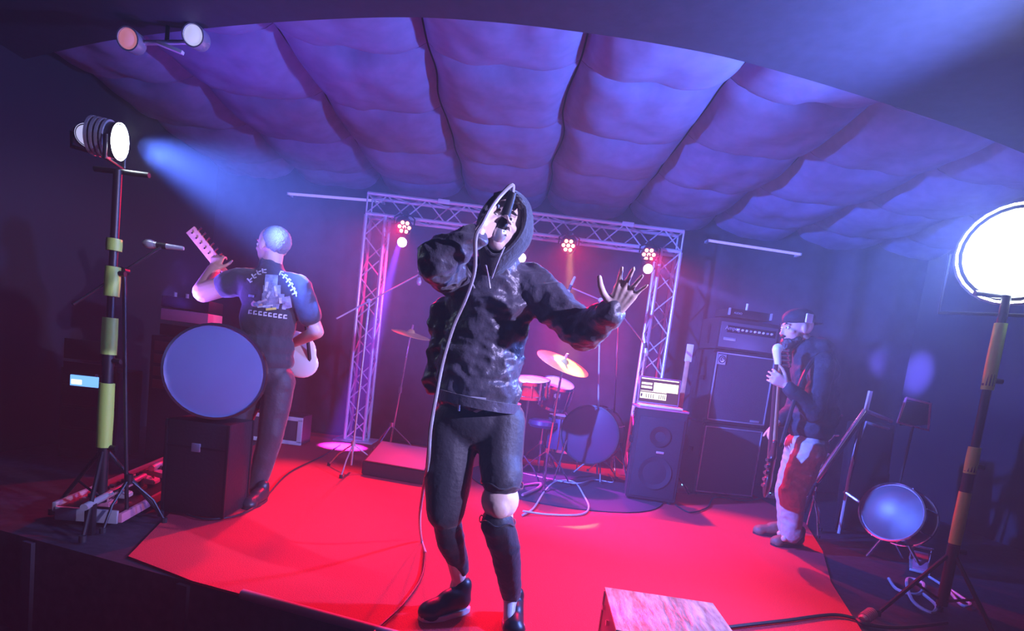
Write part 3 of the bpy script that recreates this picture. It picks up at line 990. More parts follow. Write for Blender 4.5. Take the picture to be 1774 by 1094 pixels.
# ------------------------------------------------------------------ metal-topped box at the front
a, b = flat(1036, 1020, .22), flat(1200, 1026, .22)
wd = (b - a).length
t = thing('floor_box', 'low metal-topped box at the front edge of the stage', 'box', ((a.x + b.x) / 2 + .03, a.y - .19, 0), (0, 0, R(-4)))
link('body', B((0, 0, .105), (wd, .40, .20), bev=.008), M_pink, t)
link('top_plate', B((0, 0, .212), (wd + .012, .41, .014), bev=.004), M_lid_streaks, t)
for y in (-.15, 0, .15):
    link('side_bolt', CY((-wd / 2 - .012, y, .15), (-wd / 2, y, .15), .012, seg=10), M_chrome, t)
for sx in (-1, 1):
    link('corner_edge', B((sx * wd / 2, .2, .105), (.014, .014, .2), bev=.003), M_silver, t)

# low red-lit case behind the vocalist, left
p = flat(668, 832)
t = thing('floor_monitor', 'red lit wedge monitor lying behind the vocalist at left', 'monitor', (p.x + .1, p.y + .22, 0), (0, 0, R(-12)))
bm = bmesh.new()
vs_ = [bm.verts.new(v) for v in [(x, y, z) for x in (-.3, .3) for (y, z) in ((-.2, 0), (.22, 0), (.22, .1), (.12, .26), (-.2, .12))]]
for i in range(5):
    bm.faces.new((vs_[i], vs_[(i + 1) % 5], vs_[5 + (i + 1) % 5], vs_[5 + i]))
bm.faces.new(vs_[:5][::-1]); bm.faces.new(vs_[5:])
bmesh.ops.bevel(bm, geom=bm.edges[:], offset=.01, segments=2, affect='EDGES')
link('body', bm, M_tolex, t)
link('grille', B((0, -.045, .198), (.54, .34, .01), (math.atan2(.14, .32), 0, 0), .003), M_pink, t)
link('handle', B((.304, .05, .1), (.01, .12, .04), bev=.004), M_blackm, t)

# ------------------------------------------------------------------ left side of the stage
# pale bass drum on a black case
dc = at(375, 646, 3.42)
cs = thing('flight_case', 'black upright case beneath the pale blue drum', 'case', (dc.x - .02, 3.45, 0))
ch = dc.z - .275
link('body', B((0, 0, ch / 2), (.36, .32, ch - .02), bev=.01), M_case, cs)
for sx in (-1, 1):
    for sy in (-1, 1):
        link('corner_rail', B((sx * .178, sy * .158, ch / 2), (.018, .018, ch - .02), bev=.004), M_blackm, cs)
link('lid_seam', B((0, -.162, ch * .72), (.36, .008, .014)), M_blackm, cs)
link('latch', B((0, -.166, ch * .72), (.05, .012, .05), bev=.004), M_silver, cs)
dr, o, fr = drum('drum_on_case', dc, V((.44, -.9, .12)), .268, .24, 'pale blue glowing bass drum standing on a black case', shell=M_plastic, head=M_blueh, lugs=8)
st_ = link('painted_reflection', B(o + V((-.14 * .9 + .058, -.115 - .065, -.05)), (.16, .004, .016), (0, R(-14), R(26))), M_white, dr)  # white strip imitates a reflection on the drum head

# monitor/mixer desk far left with a small lit display
q = at(143, 660, 3.0)
q = at(143, 660, 4.3)
t = thing('mixing_rack', 'dark equipment rack at far left with a small blue display', 'rack', (q.x + .02, 4.5, 0), (0, 0, R(10)))
link('frame', B((0, 0, (q.z + .1) / 2), (.4, .4, q.z + .08), bev=.01), M_case, t)
for k in range(5):
    link('rack_panel', B((0, -.205, .15 + k * .17), (.36, .012, .15), bev=.003), M_blackm, t)
link('display', B((-.03, -.216, q.z + .0), (.19, .012, .08), bev=.003), M_scrb, t)
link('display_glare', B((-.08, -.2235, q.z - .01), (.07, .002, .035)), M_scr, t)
for k in range(6):
    link('knob', CY((.05 + (k % 3) * .045, -.22, .6 + (k // 3) * .05), (.05 + (k % 3) * .045, -.2, .6 + (k // 3) * .05), .012, seg=8), M_silver, t)
# stacked gear, second tower nearer the guitarist
q = at(300, 600, 4.5)
t = thing('equipment_tower', 'dark gear stack with dim pink panels left of the pale drum', 'rack', (q.x, 4.75, 0), (0, 0, R(6)))
link('case', B((0, 0, .5), (.42, .42, 1.0), bev=.01), M_case, t)
for z, mt in ((1.05, M_blackm), (1.17, M_pink), (1.27, M_blackm)):
    link('module', B((0, 0, z), (.36, .3, .09), bev=.008), mt, t)
for k in range(4):
    link('pink_panel', B((0, -.214, .62 + k * .1), (.36, .01, .07), bev=.003), M_bbody, t)
for k in range(3):
    link('toggle', CY((-.1 + k * .09, -.1, 1.31), (-.1 + k * .09, -.1, 1.35), .014, seg=8), M_silver, t)

# bright-framed practice amp behind the guitarist
p0, p1 = flat(408, 766), flat(522, 768)
t = thing('practice_amp', 'small amp with white outlined frame behind the guitarist legs', 'amplifier', ((p0.x + p1.x) / 2, (p0.y + p1.y) / 2 + .15, 0))
wd = (p1 - p0).length
link('body', B((0, 0, .16), (wd, .28, .3), bev=.01), M_tolex, t)
link('speaker_cloth', B((0, -.142, .15), (wd - .1, .01, .2), bev=.003), M_grille, t)
for s in (-1, 1):
    link('frame_strip', B((0, -.147, .15 + s * .125), (wd, .018, .04), bev=.004), M_white, t)
    link('frame_strip', B((s * (wd / 2 - .025), -.147, .15), (.05, .018, .24), bev=.004), M_white, t)
link('handle', TU([(-.08, 0, .3), (-.06, 0, .33), (.06, 0, .33), (.08, 0, .3)], .009, 8), M_blackm, t)

# pedalboard and bars piled on the left edge of the stage
pb = flat(250, 850)
pe = flat(330, 790)
ctr = (flat(150, 912) + flat(322, 822)) / 2
dirx = (flat(322, 822) - flat(150, 912)).normalized()
angz = math.atan2(dirx.y, dirx.x)
t = thing('pedal_board', 'long pink lit pedal board on the dark left edge of the stage', 'pedal board', (ctr.x, ctr.y, 0), (0, 0, angz))
ln = (flat(322, 822) - flat(150, 912)).length
link('board', B((0, 0, .06), (ln, .3, .03), (R(8), 0, 0), .008), M_blackm, t)
link('front_rail', B((0, -.16, .055), (ln, .02, .05), bev=.004), M_pink, t)
link('rear_rail', B((0, .16, .09), (ln, .02, .05), bev=.004), M_silver, t)
for s in (-1, 1):
    link('side_rail', B((s * ln / 2, 0, .06), (.02, .3, .07), bev=.004), M_silver, t)
mtx = Matrix.Rotation(angz, 3, 'Z')
cols = [M_pink, M_silver, M_bbody, M_white, M_pink, M_blackm, M_silver]
for k in range(7):
    lx = -ln / 2 + .12 + k * (ln - .24) / 6
    pos = V((ctr.x, ctr.y, 0)) + mtx @ V((lx, .0, .085))
    stomp(pos, angz, ['pink effect pedal at the near end of the board', 'silver effect pedal second on the board', 'dark red effect pedal third on the board', 'white effect pedal in the middle of the board', 'pink effect pedal right of the white one', 'black effect pedal near the far end of the board', 'silver effect pedal at the far end of the board'][k], led=False, col=cols[k], sz=(.085, .14, .05), group='pedals on the left pedal board')
for (x0, y0, x1, y1, z, r, mt, lab) in ((145, 880, 250, 825, .16, .018, M_silver, 'pale metal bar lying on the gear at the left edge'), (262, 812, 352, 768, .15, .02, M_silver, 'bright metal bar lying above the far end of the pedal board')):
    a, b = flat(x0, y0, z), flat(x1, y1, z)
    o = thing('metal_bar', lab, 'bar', (a.x, a.y, 0), group='metal bars on the left edge')
    d = b - a
    link('rod', CY((0, 0, z), d + V((0, 0, z)), r, seg=10), mt, o)
    for q in (0.1, .9):
        link('support', B(V((0, 0, z / 2)) + d * q, (.04, .04, z), (0, 0, angz), .004), M_blackm, o)
# ------------------------------------------------------------------ right side of the stage
a, b = at(1413, 836, 4.75), at(1500, 712, 4.75)
t = thing('folded_stand', 'bright chrome bar of a folded keyboard stand leaning behind the bassist', 'stand', (b.x, 4.75, 0))
o = -V((b.x, 4.75, 0))
link('main_bar', CY(a + o, b + o, .03, seg=14), M_chrome, t)
link('end_cap', CY(a + o, a + o + (a - b).normalized() * .03, .034, seg=14), M_plastic, t)
link('upright', TU([b + o, at(1508, 678, 4.75) + o], .018, 8), M_silver, t)
link('arm', TU([b + o + V((.0, 0, 0)), at(1545, 730, 4.8) + o], .016, 8), M_silver, t)
link('rear_bar', TU([at(1500, 732, 4.85) + o, at(1484, 770, 4.85) + o, at(1470, 830, 4.85) + o, at(1464, 868, 4.85) + o, V((at(1464, 868, 4.85) + o).xy.to_tuple() + (.02,))], .014, 8), M_silver, t)
link('cross_arm', TU([at(1500, 732, 4.85) + o, at(1540, 744, 4.85) + o], .012, 8), M_silver, t)
link('foot_bar', TU([at(1462, 852, 4.85) + o, at(1500, 878, 4.7) + o], .012, 8), M_silver, t)
g = flat(1462, 880)
link('floor_leg', TU([a + o, V((a.x, 4.9, .02)) + o], .014, 8), M_blackm, t)
link('floor_leg', TU([b + o, V((b.x + .1, 5.0, .02)) + o], .014, 8), M_blackm, t)
# dark keyboard case leaning there
c0 = at(1530, 790, 4.95)
t = thing('keyboard_case', 'tall dark case leaning behind the chrome bar', 'case', (c0.x, 5.1, 0), (R(-8), 0, R(-10)))
link('body', B((0, 0, .5), (.34, .16, .98), bev=.02), M_case, t)
link('zip_seam', B((0, -.083, .5), (.3, .006, .9)), M_blackm, t)
link('handle', TU([(.17, 0, .42), (.2, 0, .45), (.2, 0, .55), (.17, 0, .58)], .008, 8), M_plastic, t)
# outline frame (dim pink) further right
c1, c2_, c3, c4 = at(1570, 690, 4.9), at(1612, 700, 4.9), at(1608, 746, 4.9), at(1555, 732, 4.9)
t = thing('music_stand', 'dim music stand with rectangular wire frame right of the chrome bar', 'music stand', ((c1.x + c2_.x) / 2, 4.95, 0))
o = -V(t.location)
link('desk_frame', TU([c + o for c in (c1, c2_, c3, c4, c1)], .011, 8), M_pink, t)
link('desk_panel', B((c1 + c2_ + c3 + c4) / 4 + o + V((0, .012, 0)), (.24, .006, .2), (0, R(-8), 0)), M_blackm, t)
tripod(t, (0, 0, 0), (c3 + c4) / 2 + o, mt=M_blackm)
# brass instrument glints behind the bassist
p = at(1442, 770, 4.7)
t = thing('cymbal_clamp', 'small chrome clamps glinting behind the bassist hip', 'clamp', (p.x, 4.85, 0))
o = -V(t.location)
tripod(t, (0, 0, 0), at(1440, 745, 4.85) + o, mt=M_chrome, spread=.2)
for (x, y) in ((1438, 757), (1430, 790), (1444, 722)):
    q = at(x, y, 4.8) + o
    link('clamp_block', B(q, (.05, .05, .06), (.3, .2, .4), .008), M_chrome, t)
    link('wing_screw', CY(q, q + V((.06, -.02, .02)), .009, seg=8), M_chrome, t)
# clear drum
c = at(1556, 893, 4.15)
dr, o, fr = drum('floor_drum', c, V((-.78, -.55, .22)), .205, .26, 'clear-headed drum tipped on its side near the front right', shell=M_drum, head=M_clear, lugs=8, legs=0)
link('cradle_foot', CY(o + V((-.05, .05, -.2)), V((-.1, .1, -c.z + .01)), .012), M_chrome, dr)
link('cradle_foot', CY(o + V((.08, -.05, -.2)), V((.16, -.12, -c.z + .01)), .012), M_chrome, dr)
link('cradle_foot', CY(o + V((.05, .08, -.2)), V((.2, .15, -c.z + .01)), .012), M_chrome, dr)
# pedal hardware below the drum
t = thing('hardware_pedal', 'chrome hardware pedal glinting below the clear drum', 'pedal', flat(1592, 985), (0, 0, R(-35)))
link('base_plate', B((0, 0, .012), (.12, .34, .018), bev=.004), M_silver, t)
link('footboard', B((0, -.02, .06), (.09, .28, .014), (R(14), 0, 0), .004), M_pink, t)
link('axle', CY((-.07, .14, .13), (.07, .14, .13), .01), M_chrome, t)
for s in (-1, 1):
    link('post', CY((s * .06, .14, .02), (s * .06, .14, .14), .009), M_chrome, t)
stomp(flat(1466, 912), .6, 'tiny pale tuner box between the bassist and the clear drum', led=False, col=M_white, sz=(.05, .08, .03))


# ------------------------------------------------------------------ people
def shoe(parent, heel, toe, mt, sole, h=.08, w=.045, name='shoe'):
    heel, toe = V(heel), V(toe)
    d = (toe - heel)
    L = d.length
    d = d.normalized()
    a = heel + d * .04; b = toe - d * .05
    o = blob(name, [('c', a + V((0, 0, h * .55)), b + V((0, 0, h * .32)), w * .95, w * .9), ('c', a + V((0, 0, h * .9)), a + V((0, 0, h * 1.15)), w * .85, w * .88),
                    ('c', a + V((0, 0, h * .8)), (a + b) / 2 + V((0, 0, h * .62)), w * .9, w * .85), ('e', b + V((0, 0, h * .28)), (w * 1.05, w * 1.05, h * .42))], .009, mt, parent, 3)
    side = d.cross(V((0, 0, 1))).normalized()
    bm = bmesh.new()
    rows = []
    for z in (0, .022):
        ring = []
        for k in range(24):
            t = 2 * math.pi * k / 24
            ww = w * (1.05 if math.cos(t) > 0 else .92)
            ring.append(bm.verts.new((a + b) / 2 + d * (math.cos(t) * (L / 2 + .004)) + side * (math.copysign(abs(math.sin(t)) ** .7, math.sin(t)) * ww) + V((0, 0, z - heel.z * 0))))
        rows.append(ring)
    for k in range(24):
        bm.faces.new((rows[0][k], rows[0][(k + 1) % 24], rows[1][(k + 1) % 24], rows[1][k]))
    bm.faces.new(rows[0][::-1]); bm.faces.new(rows[1])
    link('sole', bm, sole, o)
    return o


# --- vocalist, front centre
vo = thing('person', 'hooded person in black cupping a microphone to the mouth, left palm flung out', 'person', V((.02, 2.42, 0)))
hc = at(874, 392, 2.30)
neck = at(868, 440, 2.37)
shR, elR, wrR = at(790, 478, 2.42), at(757, 452, 2.16), at(829, 404, 2.12)
shL, elL, wrL = at(915, 492, 2.42), at(1008, 575, 2.30), at(1064, 541, 2.13)
chest, waist, pelv = at(853, 520, 2.43), at(832, 630, 2.43), at(826, 715, 2.44)
hipR, hipL = at(786, 735, 2.45), at(868, 728, 2.43)
knR, knL = at(771, 890, 2.38), at(866, 868, 2.34)
anR, anL = at(795, 1004, 2.46), at(884, 1040, 2.42)
fdir = V((-.10, -1, .04))
hp, HP, hrot = head_prims(hc, fdir, (.16, -.06, 1), .98)
body = hp + [('c', neck, hc + V((0, .02, -.03)), .055, .052), ('c', neck, chest, .06, .12), ('c', chest, waist, .125, .105), ('c', waist, pelv, .105, .12),
             ('c', shR, shL, .05, .05), ('c', shR, elR, .045, .036), ('c', elR, wrR, .036, .024), ('c', shL, elL, .045, .036), ('c', elL, wrL, .036, .026),
             ('c', hipR, knR, .07, .05), ('c', knR, anR, .048, .032), ('c', hipL, knL, .075, .056), ('c', knL, anL, .052, .033),
             ('c', anR, anR + V((-.01, -.0, -.04)), .032, .028), ('c', anL, anL + V((.0, -.08, -.05)), .03, .025)]
# right hand (left in view) cups the microphone, left hand is open to the viewer
mtop = at(857, 392, 2.175)
body += hand(wrR, (mtop - wrR) + V((.01, -.02, .0)), (.25, -.25, 1), curl=(.55, .8, .7), spread=.05, k=.92, thumb=(.7, .5, -.2))
pdir = at(1100, 478, 2.06) - wrL
body += hand(wrL, pdir, V((-1, .1, .12)), curl=(.12, .18, .2), spread=.20, k=1.06, thumb=(.5, 1.0, .1))
skin = blob('body', body, .0052, M_face, vo, 2)
eyes(HP, hrot, .98, vo)
# hood
def hood(c, fwd, up, sx, sy, sz, cap, mt, parent, name='hood', fold=.008, tilt=0):
    f = V(fwd).normalized(); u = V(up); u = (u - f * u.dot(f)).normalized(); r = f.cross(u).normalized()
    bm = bmesh.new()
    rings = []
    nr, ns = 22, 44
    for i in range(nr + 1):
        th = cap + (math.pi - cap) * i / nr
        row = []
        for k in range(ns):
            a = 2 * math.pi * k / ns
            px, pz, py = math.sin(th) * math.cos(a), math.sin(th) * math.sin(a), math.cos(th)
            ext = 1 + (.55 * max(0, -pz) ** 2)
            p = V(c) + r * px * sx * (1 - .12 * max(0, pz)) + f * py * sy + u * pz * sz * ext
            n = noise.noise(p * 11) * fold + (1 - abs(noise.noise(V((p.x * 14, p.y * 14, p.z * 4))))) * fold
            p += (p - V(c)).normalized() * n
            row.append(bm.verts.new(p))
            if i == nr:
                break
        rings.append(row)
    for a, b in zip(rings, rings[1:]):
        for k in range(ns):
            k2 = (k + 1) % ns
            if len(b) == 1:
                bm.faces.new((a[k], a[k2], b[0]))
            else:
                bm.faces.new((a[k], a[k2], b[k2], b[k]))
    o = link(name, bm, mt, parent)
    md = o.modifiers.new('s', 'SOLIDIFY'); md.thickness = .012; md.offset = -1
    rim = TU([v for v in [(V(c) + r * math.sin(cap) * math.cos(a) * sx * 1.03 + f * math.cos(cap) * sy * 1.04 + u * math.sin(cap) * math.sin(a) * sz * (1 - .0) * (1 + (.55 * max(0, -math.sin(cap) * math.sin(a)) ** 2)) * 1.02) for a in [2 * math.pi * k / 36 for k in range(37)]]], .007, 6)
    link('hood_hem', rim, mt, o)
    return o
hood(hc + V((.004, .02, .005)), fdir, (.16, -.06, 1), .104, .125, .132, R(50), M_hoodie, vo)
# black strand of hair / cord in front of the face
0 and link('hair_strand', TU(smoothpath([HP(.012, .06, .12), HP(.016, .112, .09), HP(.018, .128, .04), HP(.022, .134, 0), HP(.02, .13, -.03)]), [.010] * 8 + [.014] * 8 + [.012] * 8 + [.010] * 8 + [.004], 8), M_hair, vo)
link('fringe', TU(smoothpath([HP(-.06, .075, .07), HP(-.03, .10, .085), HP(0, .106, .09), HP(.05, .085, .075)]), .016, 8), M_hair, vo)
# jacket: one garment with arms, lit folds
jk = [('c', neck + V((0, .02, -.02)), chest, .088, .155), ('e', chest + V((0, .0, -.02)), (.185, .135, .17)), ('e', (chest + waist) / 2, (.178, .135, .2)),
      ('e', waist, (.18, .138, .18)), ('e', (waist + pelv) / 2 + V((-.005, 0, 0)), (.185, .14, .14)),
      ('c', shR + V((.02, 0, 0)), shL - V((.02, 0, 0)), .085, .085), ('c', shR, elR, .088, .075), ('c', elR, elR * .3 + wrR * .7, .074, .054), ('c', elR * .3 + wrR * .7, wrR - (wrR - elR).normalized() * .02, .054, .048),
      ('c', shL, elL, .088, .074), ('c', elL, elL * .25 + wrL * .75, .074, .05), ('c', elL * .25 + wrL * .75, wrL - (wrL - elL).normalized() * .01, .052, .05),
      ('c', at(770, 545, 2.47), at(752, 665, 2.5), .065, .05)]
blob('jacket', jk, .0095, M_nylon, vo, 2, fold=(.022, 6.5, (1, 1, 1.5)))
jh = at(828, 694, 2.43)
link('jacket_hem', LA([(.17, -.02), (.18, -.02), (.182, .02), (.17, .02), (.17, -.02)], c=jh, axis=(.08, 0, 1), seg=40), M_nylon, vo)
# loose shorts over leggings, torn knee on the left leg
sh = [('e', pelv + V((0, 0, -.03)), (.175, .13, .13)), ('c', hipR, hipR * .35 + knR * .65, .105, .10), ('c', hipR * .35 + knR * .65, knR + V((0, 0, -.0)), .10, .082), ('c', hipL, hipL * .5 + knL * .5, .105, .092), ('c', hipL * .5 + knL * .5, knL + V((0, 0, .09)), .092, .088)]
blob('shorts', sh, .010, M_pants, vo, 3, fold=(.006, 4, (1, 1, .6)))
lg = [('c', knR, knR * .6 + anR * .4, .064, .062), ('c', knR * .6 + anR * .4, anR + V((0, 0, .05)), .062, .042), ('c', knL + V((0, 0, -.095)), knL * .55 + anL * .45, .072, .068), ('c', knL * .55 + anL * .45, anL + V((0, 0, .03)), .068, .046)]
blob('leggings', lg, .009, M_pants, vo, 3, fold=(.004, 8, (1, 1, 1.5)))
kc = knL + V((0, 0, -.005))
blob('bare_knee', [('e', kc + V((0, -.005, .01)), (.079, .072, .085)), ('e', kc + V((0.0, -.05, -.01)), (.045, .035, .05))], .008, M_face, vo, 2)
for z, rr in ((.078, .087), (-.08, .0745)):
    link('torn_edge', TU([kc + V((math.cos(a) * rr, math.sin(a) * rr * .95, z + .008 * math.sin(a * 5))) for a in [2 * math.pi * k / 30 for k in range(31)]], .0035, 6), M_pants, vo)
hr_ = V((anR.x + .05, anR.y + .03, 0))
shoe(vo, hr_, hr_ + (flat(726, 1076) - hr_).normalized() * .25, M_shoe, M_sole, h=max(.1, anR.z * .72), w=.05)
hl = flat(888, 1062)
shoe(vo, hl, hl + V((.0, -.26, 0)), M_shoe, M_sole, h=.09, w=.047)
for e0, e1, e2 in ((at(842, 460, 2.2), at(846, 480, 2.24), at(849, 500, 2.25)), (at(874, 428, 2.2), at(862, 455, 2.21), at(852, 482, 2.24)), (at(805, 452, 2.27), at(812, 476, 2.27), at(822, 500, 2.27))):
    link('drawstring', TU(smoothpath([e0, e1, e2], 4), .0035, 6), M_cableg, vo)
link('hem_cord', TU(smoothpath([at(795, 712, 2.28), at(797, 697, 2.27), at(812, 690, 2.27), at(842, 692, 2.27)], 5), .005, 6), M_cableg, vo)
wk(vo)

# handheld microphone and its cable
mc = thing('handheld_microphone', 'handheld microphone cupped against the vocalist mouth, cable hanging', 'microphone', mtop)
mtop = at(868, 396, 2.155)
md = (at(887, 338, 2.12) - mtop).normalized()
mc.location = mtop
link('grille_ball', LA([(0, .0), (.018, .004), (.026, .02), (.026, .04), (.02, .052), (0, .052)], c=mtop + md * -.05, axis=md, seg=20), M_silver, mc)
link('handle', LA([(0, 0), (.021, 0), (.015, .11), (.013, .13), (0, .13)], c=mtop, axis=md, seg=16), M_plastic, mc)
t0 = mtop + md * .12
cb = smoothpath([t0, t0 + md * .03 + V((-.01, -.01, 0)), at(868, 338, 2.09), at(850, 362, 2.06), at(836, 388, 2.03), at(824, 412, 2.04), at(822, 470, 2.12), at(806, 520, 2.18), at(786, 565, 2.22), at(768, 625, 2.24), at(757, 680, 2.24), at(746, 745, 2.24), at(742, 800, 2.3), at(733, 850, 2.5), at(727, 900, 2.75), flat(730, 935, .02), flat(737, 958, .012)], 6)
link('cable', TU(cb, .0075, 8), M_cableg, mc)
wk(mc)

# --- guitarist, left, seen from behind
gu = thing('person', 'person in black printed tee at left, seen from behind, playing guitar', 'person', V((-1.55, 3.85, 0)))
G = 3.85
hc = at(472, 428, G)
neck = at(470, 462, G)
shA, elA, wrA = at(418, 487, G - .03), at(352, 507, G - .06), at(370, 468, G + .14)
shB, elB, wrB = at(516, 497, G), at(549, 575, G + .02), at(506, 596, G + .2)
chest, waist, pelv = at(468, 510, G), at(462, 600, G), at(462, 645, G)
hA, hB = at(440, 660, G), at(484, 658, G)
kA, kB = at(398, 765, G - .03), at(470, 752, G - .03)
aA, aB = at(366, 858, G + .05), at(444, 848, G - .02)
gf = V((-.85, .5, -.02))
hp, HP, hrot = head_prims(hc, gf, (.02, 0, 1), 1.14)
bd_ = hp + [('c', neck, hc + V((.02, -.01, -.03)), .064, .060), ('c', neck, chest, .075, .14), ('c', chest, waist, .14, .12), ('c', waist, pelv, .12, .12), ('c', shA, shB, .05, .05),
            ('c', shA, elA, .07, .064), ('c', elA, wrA, .066, .042), ('c', shB, elB, .058, .046), ('c', elB, wrB, .047, .03),
            ('c', hA, kA, .08, .06), ('c', kA, aA, .055, .035), ('c', hB, kB, .08, .06), ('c', kB, aB, .055, .035), ('c', aA, aA + V((-.06, .02, -.05)), .03, .025), ('c', aB, aB + V((-.06, .02, -.05)), .03, .025)]
bd_ += hand(wrA, V((.1, .3, 1)), V((1, .1, 0)), curl=(.5, .7, .6), spread=.06, k=1.0)
bd_ += hand(wrB, V((-.7, .3, -.5)), V((0, .2, 1)), curl=(.3, .4, .3), spread=.06, k=1.0)
blob('body', bd_, .0065, M_skin, gu, 2)
eyes(HP, hrot, 1.14, gu)
link_hair = [('e', HP(0, -.030, .034), (.0885, .106, .094), hrot)]
hb_ = blob('hair', link_hair, .008, M_ghair, gu, 1, fold=(.004, 45, (1, 1, 1)))
ts = [('c', neck + V((0, 0, -.005)), chest, .082, .155), ('e', chest, (.20, .15, .16)), ('e', (chest + waist) / 2, (.185, .145, .2)), ('e', waist, (.18, .14, .14)), ('e', (waist + pelv) / 2, (.18, .145, .10)),
      ('c', shA + V((.02, 0, 0)), shB - V((.02, 0, 0)), .09, .09), ('c', shA, shA * .6 + elA * .4, .088, .084), ('c', shB, shB * .35 + elB * .65, .088, .078)]
tee = blob('tee_shirt', ts, .011, M_tee, gu, 5, fold=(.009, 5, (1.4, 1.4, .7)))
pt = [('e', pelv, (.165, .13, .12)), ('c', hA, kA, .105, .085), ('c', kA, aA + V((0, 0, .02)), .082, .062), ('c', hB, kB, .105, .085), ('c', kB, aB + V((0, 0, .02)), .082, .060)]
blob('trousers', pt, .011, M_pants, gu, 3, fold=(.006, 5, (1, 1, 1)))
shoe(gu, flat(458, 866), flat(424, 884), M_shoe, M_shoe, h=.09, w=.05)
shoe(gu, flat(372, 872), flat(340, 886), M_shoe, M_shoe, h=.09, w=.05)
# printed back: strips of pale print lying on the shirt surface
def print_on(target, quads, mt, parent, name):
    from mathutils.bvhtree import BVHTree
    me = target.data
    bv = BVHTree.FromPolygons([v.co.copy() for v in me.vertices], [tuple(p.vertices) for p in me.polygons])
    org = V((0, 0, CAMH))
    bm = bmesh.new()
    for pts in quads:
        n = 3
        gr = []
        ok = True
        for j in range(n + 1):
            row = []
            for i in range(n + 1):
                u, v_ = i / n, j / n
                x = (pts[0][0] * (1 - u) + pts[1][0] * u) * (1 - v_) + (pts[3][0] * (1 - u) + pts[2][0] * u) * v_
                y = (pts[0][1] * (1 - u) + pts[1][1] * u) * (1 - v_) + (pts[3][1] * (1 - u) + pts[2][1] * u) * v_
                h = bv.ray_cast(org, ray(x, y).normalized())
                if h[0] is None:
                    ok = False
                    break
                row.append(h[0] + h[1] * (.004 if h[1].dot(ray(x, y)) < 0 else -.004))
            if not ok:
                break
            gr.append(row)
        if ok:
            vv = [[bm.verts.new(p) for p in row] for row in gr]
            for j in range(n):
                for i in range(n):
                    bm.faces.new((vv[j][i], vv[j][i + 1], vv[j + 1][i + 1], vv[j + 1][i]))
    o = link(name, bm, mt, parent, smooth=False)
    o['kind'] = 'stuff'
    return o
M_print = mat('pale_print', (.55, .55, .66), .7, var=.35, bscale=60)
M_prn2 = mat('grey_print', (.24, .27, .42), .7, var=.5, bscale=25)
M_yp = mat('yellow_print', (.75, .6, .12), .7)
def rq(cx, cy, w_, h_, a=0):
    c_, s_ = math.cos(R(a)), math.sin(R(a))
    return [(cx + x * c_ - y * s_, cy + x * s_ + y * c_) for x, y in ((-w_ / 2, -h_ / 2), (w_ / 2, -h_ / 2), (w_ / 2, h_ / 2), (-w_ / 2, h_ / 2))]
qs = []
rr = random.Random(3)
for (x, y, a) in ((433, 486, -45), (440, 479, -35), (448, 473, -22), (457, 470, -8), (487, 474, 20), (494, 480, 32), (500, 487, 42), (504, 494, 50), (508, 502, 60), (511, 509, 68)):
    qs += [rq(x - 1.5, y, 2.6, 8, a), rq(x + 2.5, y - 2, 5, 2.2, a), rq(x + 2.5, y + 3, 5, 2.2, a + 15)]
for k in range(8):
    x = 432 + k * 8.5
    qs += [rq(x, 541 + k * 1.2, 2.4, 7, 6), rq(x + 3, 538.5 + k * 1.2, 4.5, 2.2, 8), rq(x + 3, 543.5 + k * 1.2, 4.5, 2.2, 4)]
print_on(tee, qs, M_print, gu, 'shirt_lettering')
qs = [rq(470, 488, 22, 22, 5), rq(471, 503, 30, 16, 0), rq(473, 517, 38, 16, 3), rq(470, 530, 50, 10, 4), rq(498, 524, 12, 20, -12), rq(446, 526, 14, 6, -25), rq(436, 513, 10, 4, 10)]
print_on(tee, qs, M_prn2, gu, 'shirt_figure')
qs = [rq(462, 497, 5, 16, 10), rq(478, 505, 4, 18, -10), rq(455, 522, 16, 3, -20), rq(466, 511, 4, 12, 30), rq(486, 521, 5, 10, 0), rq(460, 531, 26, 3, -8)]
o = print_on(tee, qs, M_print, gu, 'shirt_highlight')
o.location = V((0, -.003, 0))
o = print_on(tee, [rq(470, 536, 18, 4, -6)], M_yp, gu, 'shirt_yellow_mark')
o.location = V((0, -.004, 0))
wk(gu)
for n_ in ('shirt_highlight', 'shirt_yellow_mark'):
    pass
# guitar: neck and headstock raised at left, pale body in front of the hip
gt = thing('electric_guitar', 'electric guitar with raised toothed headstock held by the printed-tee guitarist', 'guitar', V((-1.55, 4.1, .0)))
nk0, nk1, nk2 = at(510, 610, G + .22), at(376, 455, G + .22), at(330, 398, G + .2)
dn = (nk1 - nk0).normalized()
link('neck', TU([nk0 + dn * .1, nk1], [.026, .022], 10), M_maple, gt)
dh = (nk2 - nk1).normalized()
sd = dh.cross(V((0, 1, 0))).normalized()
hm = Matrix((sd, V((0, 1, 0)), dh)).transposed()
hs_ = link('headstock', B((nk1 + nk2) / 2, (.075, .018, (nk2 - nk1).length), hm, .006), M_maple, gt)
for k in range(6):
    p = nk1 + (nk2 - nk1) * (k + .7) / 6.5
    link('tuning_peg', CY(p - sd * .03, p - sd * .068, .008, seg=8), M_chrome, gt)
    link('tuning_post', CY(p + V((0, -.008, 0)), p + V((0, -.022, 0)), .006, seg=8), M_chrome, gt)
gbp = [('e', nk0, (.16, .03, .15)), ('e', nk0 + V((-.12, 0, .10)), (.11, .03, .10)), ('e', nk0 + V((.05, 0, -.07)), (.13, .03, .11))]
blob('guitar_body', gbp, .008, M_gbody, gt, 4)
link('strap', TU(smoothpath([nk0 + V((.12, 0, -.08)), at(530, 560, G + .12), at(520, 500, G + .14), at(480, 478, G + .15), at(420, 500, G + .2), nk0 - dn * -.35], 5), .014, 6), M_plastic, gt)
wk(gt)

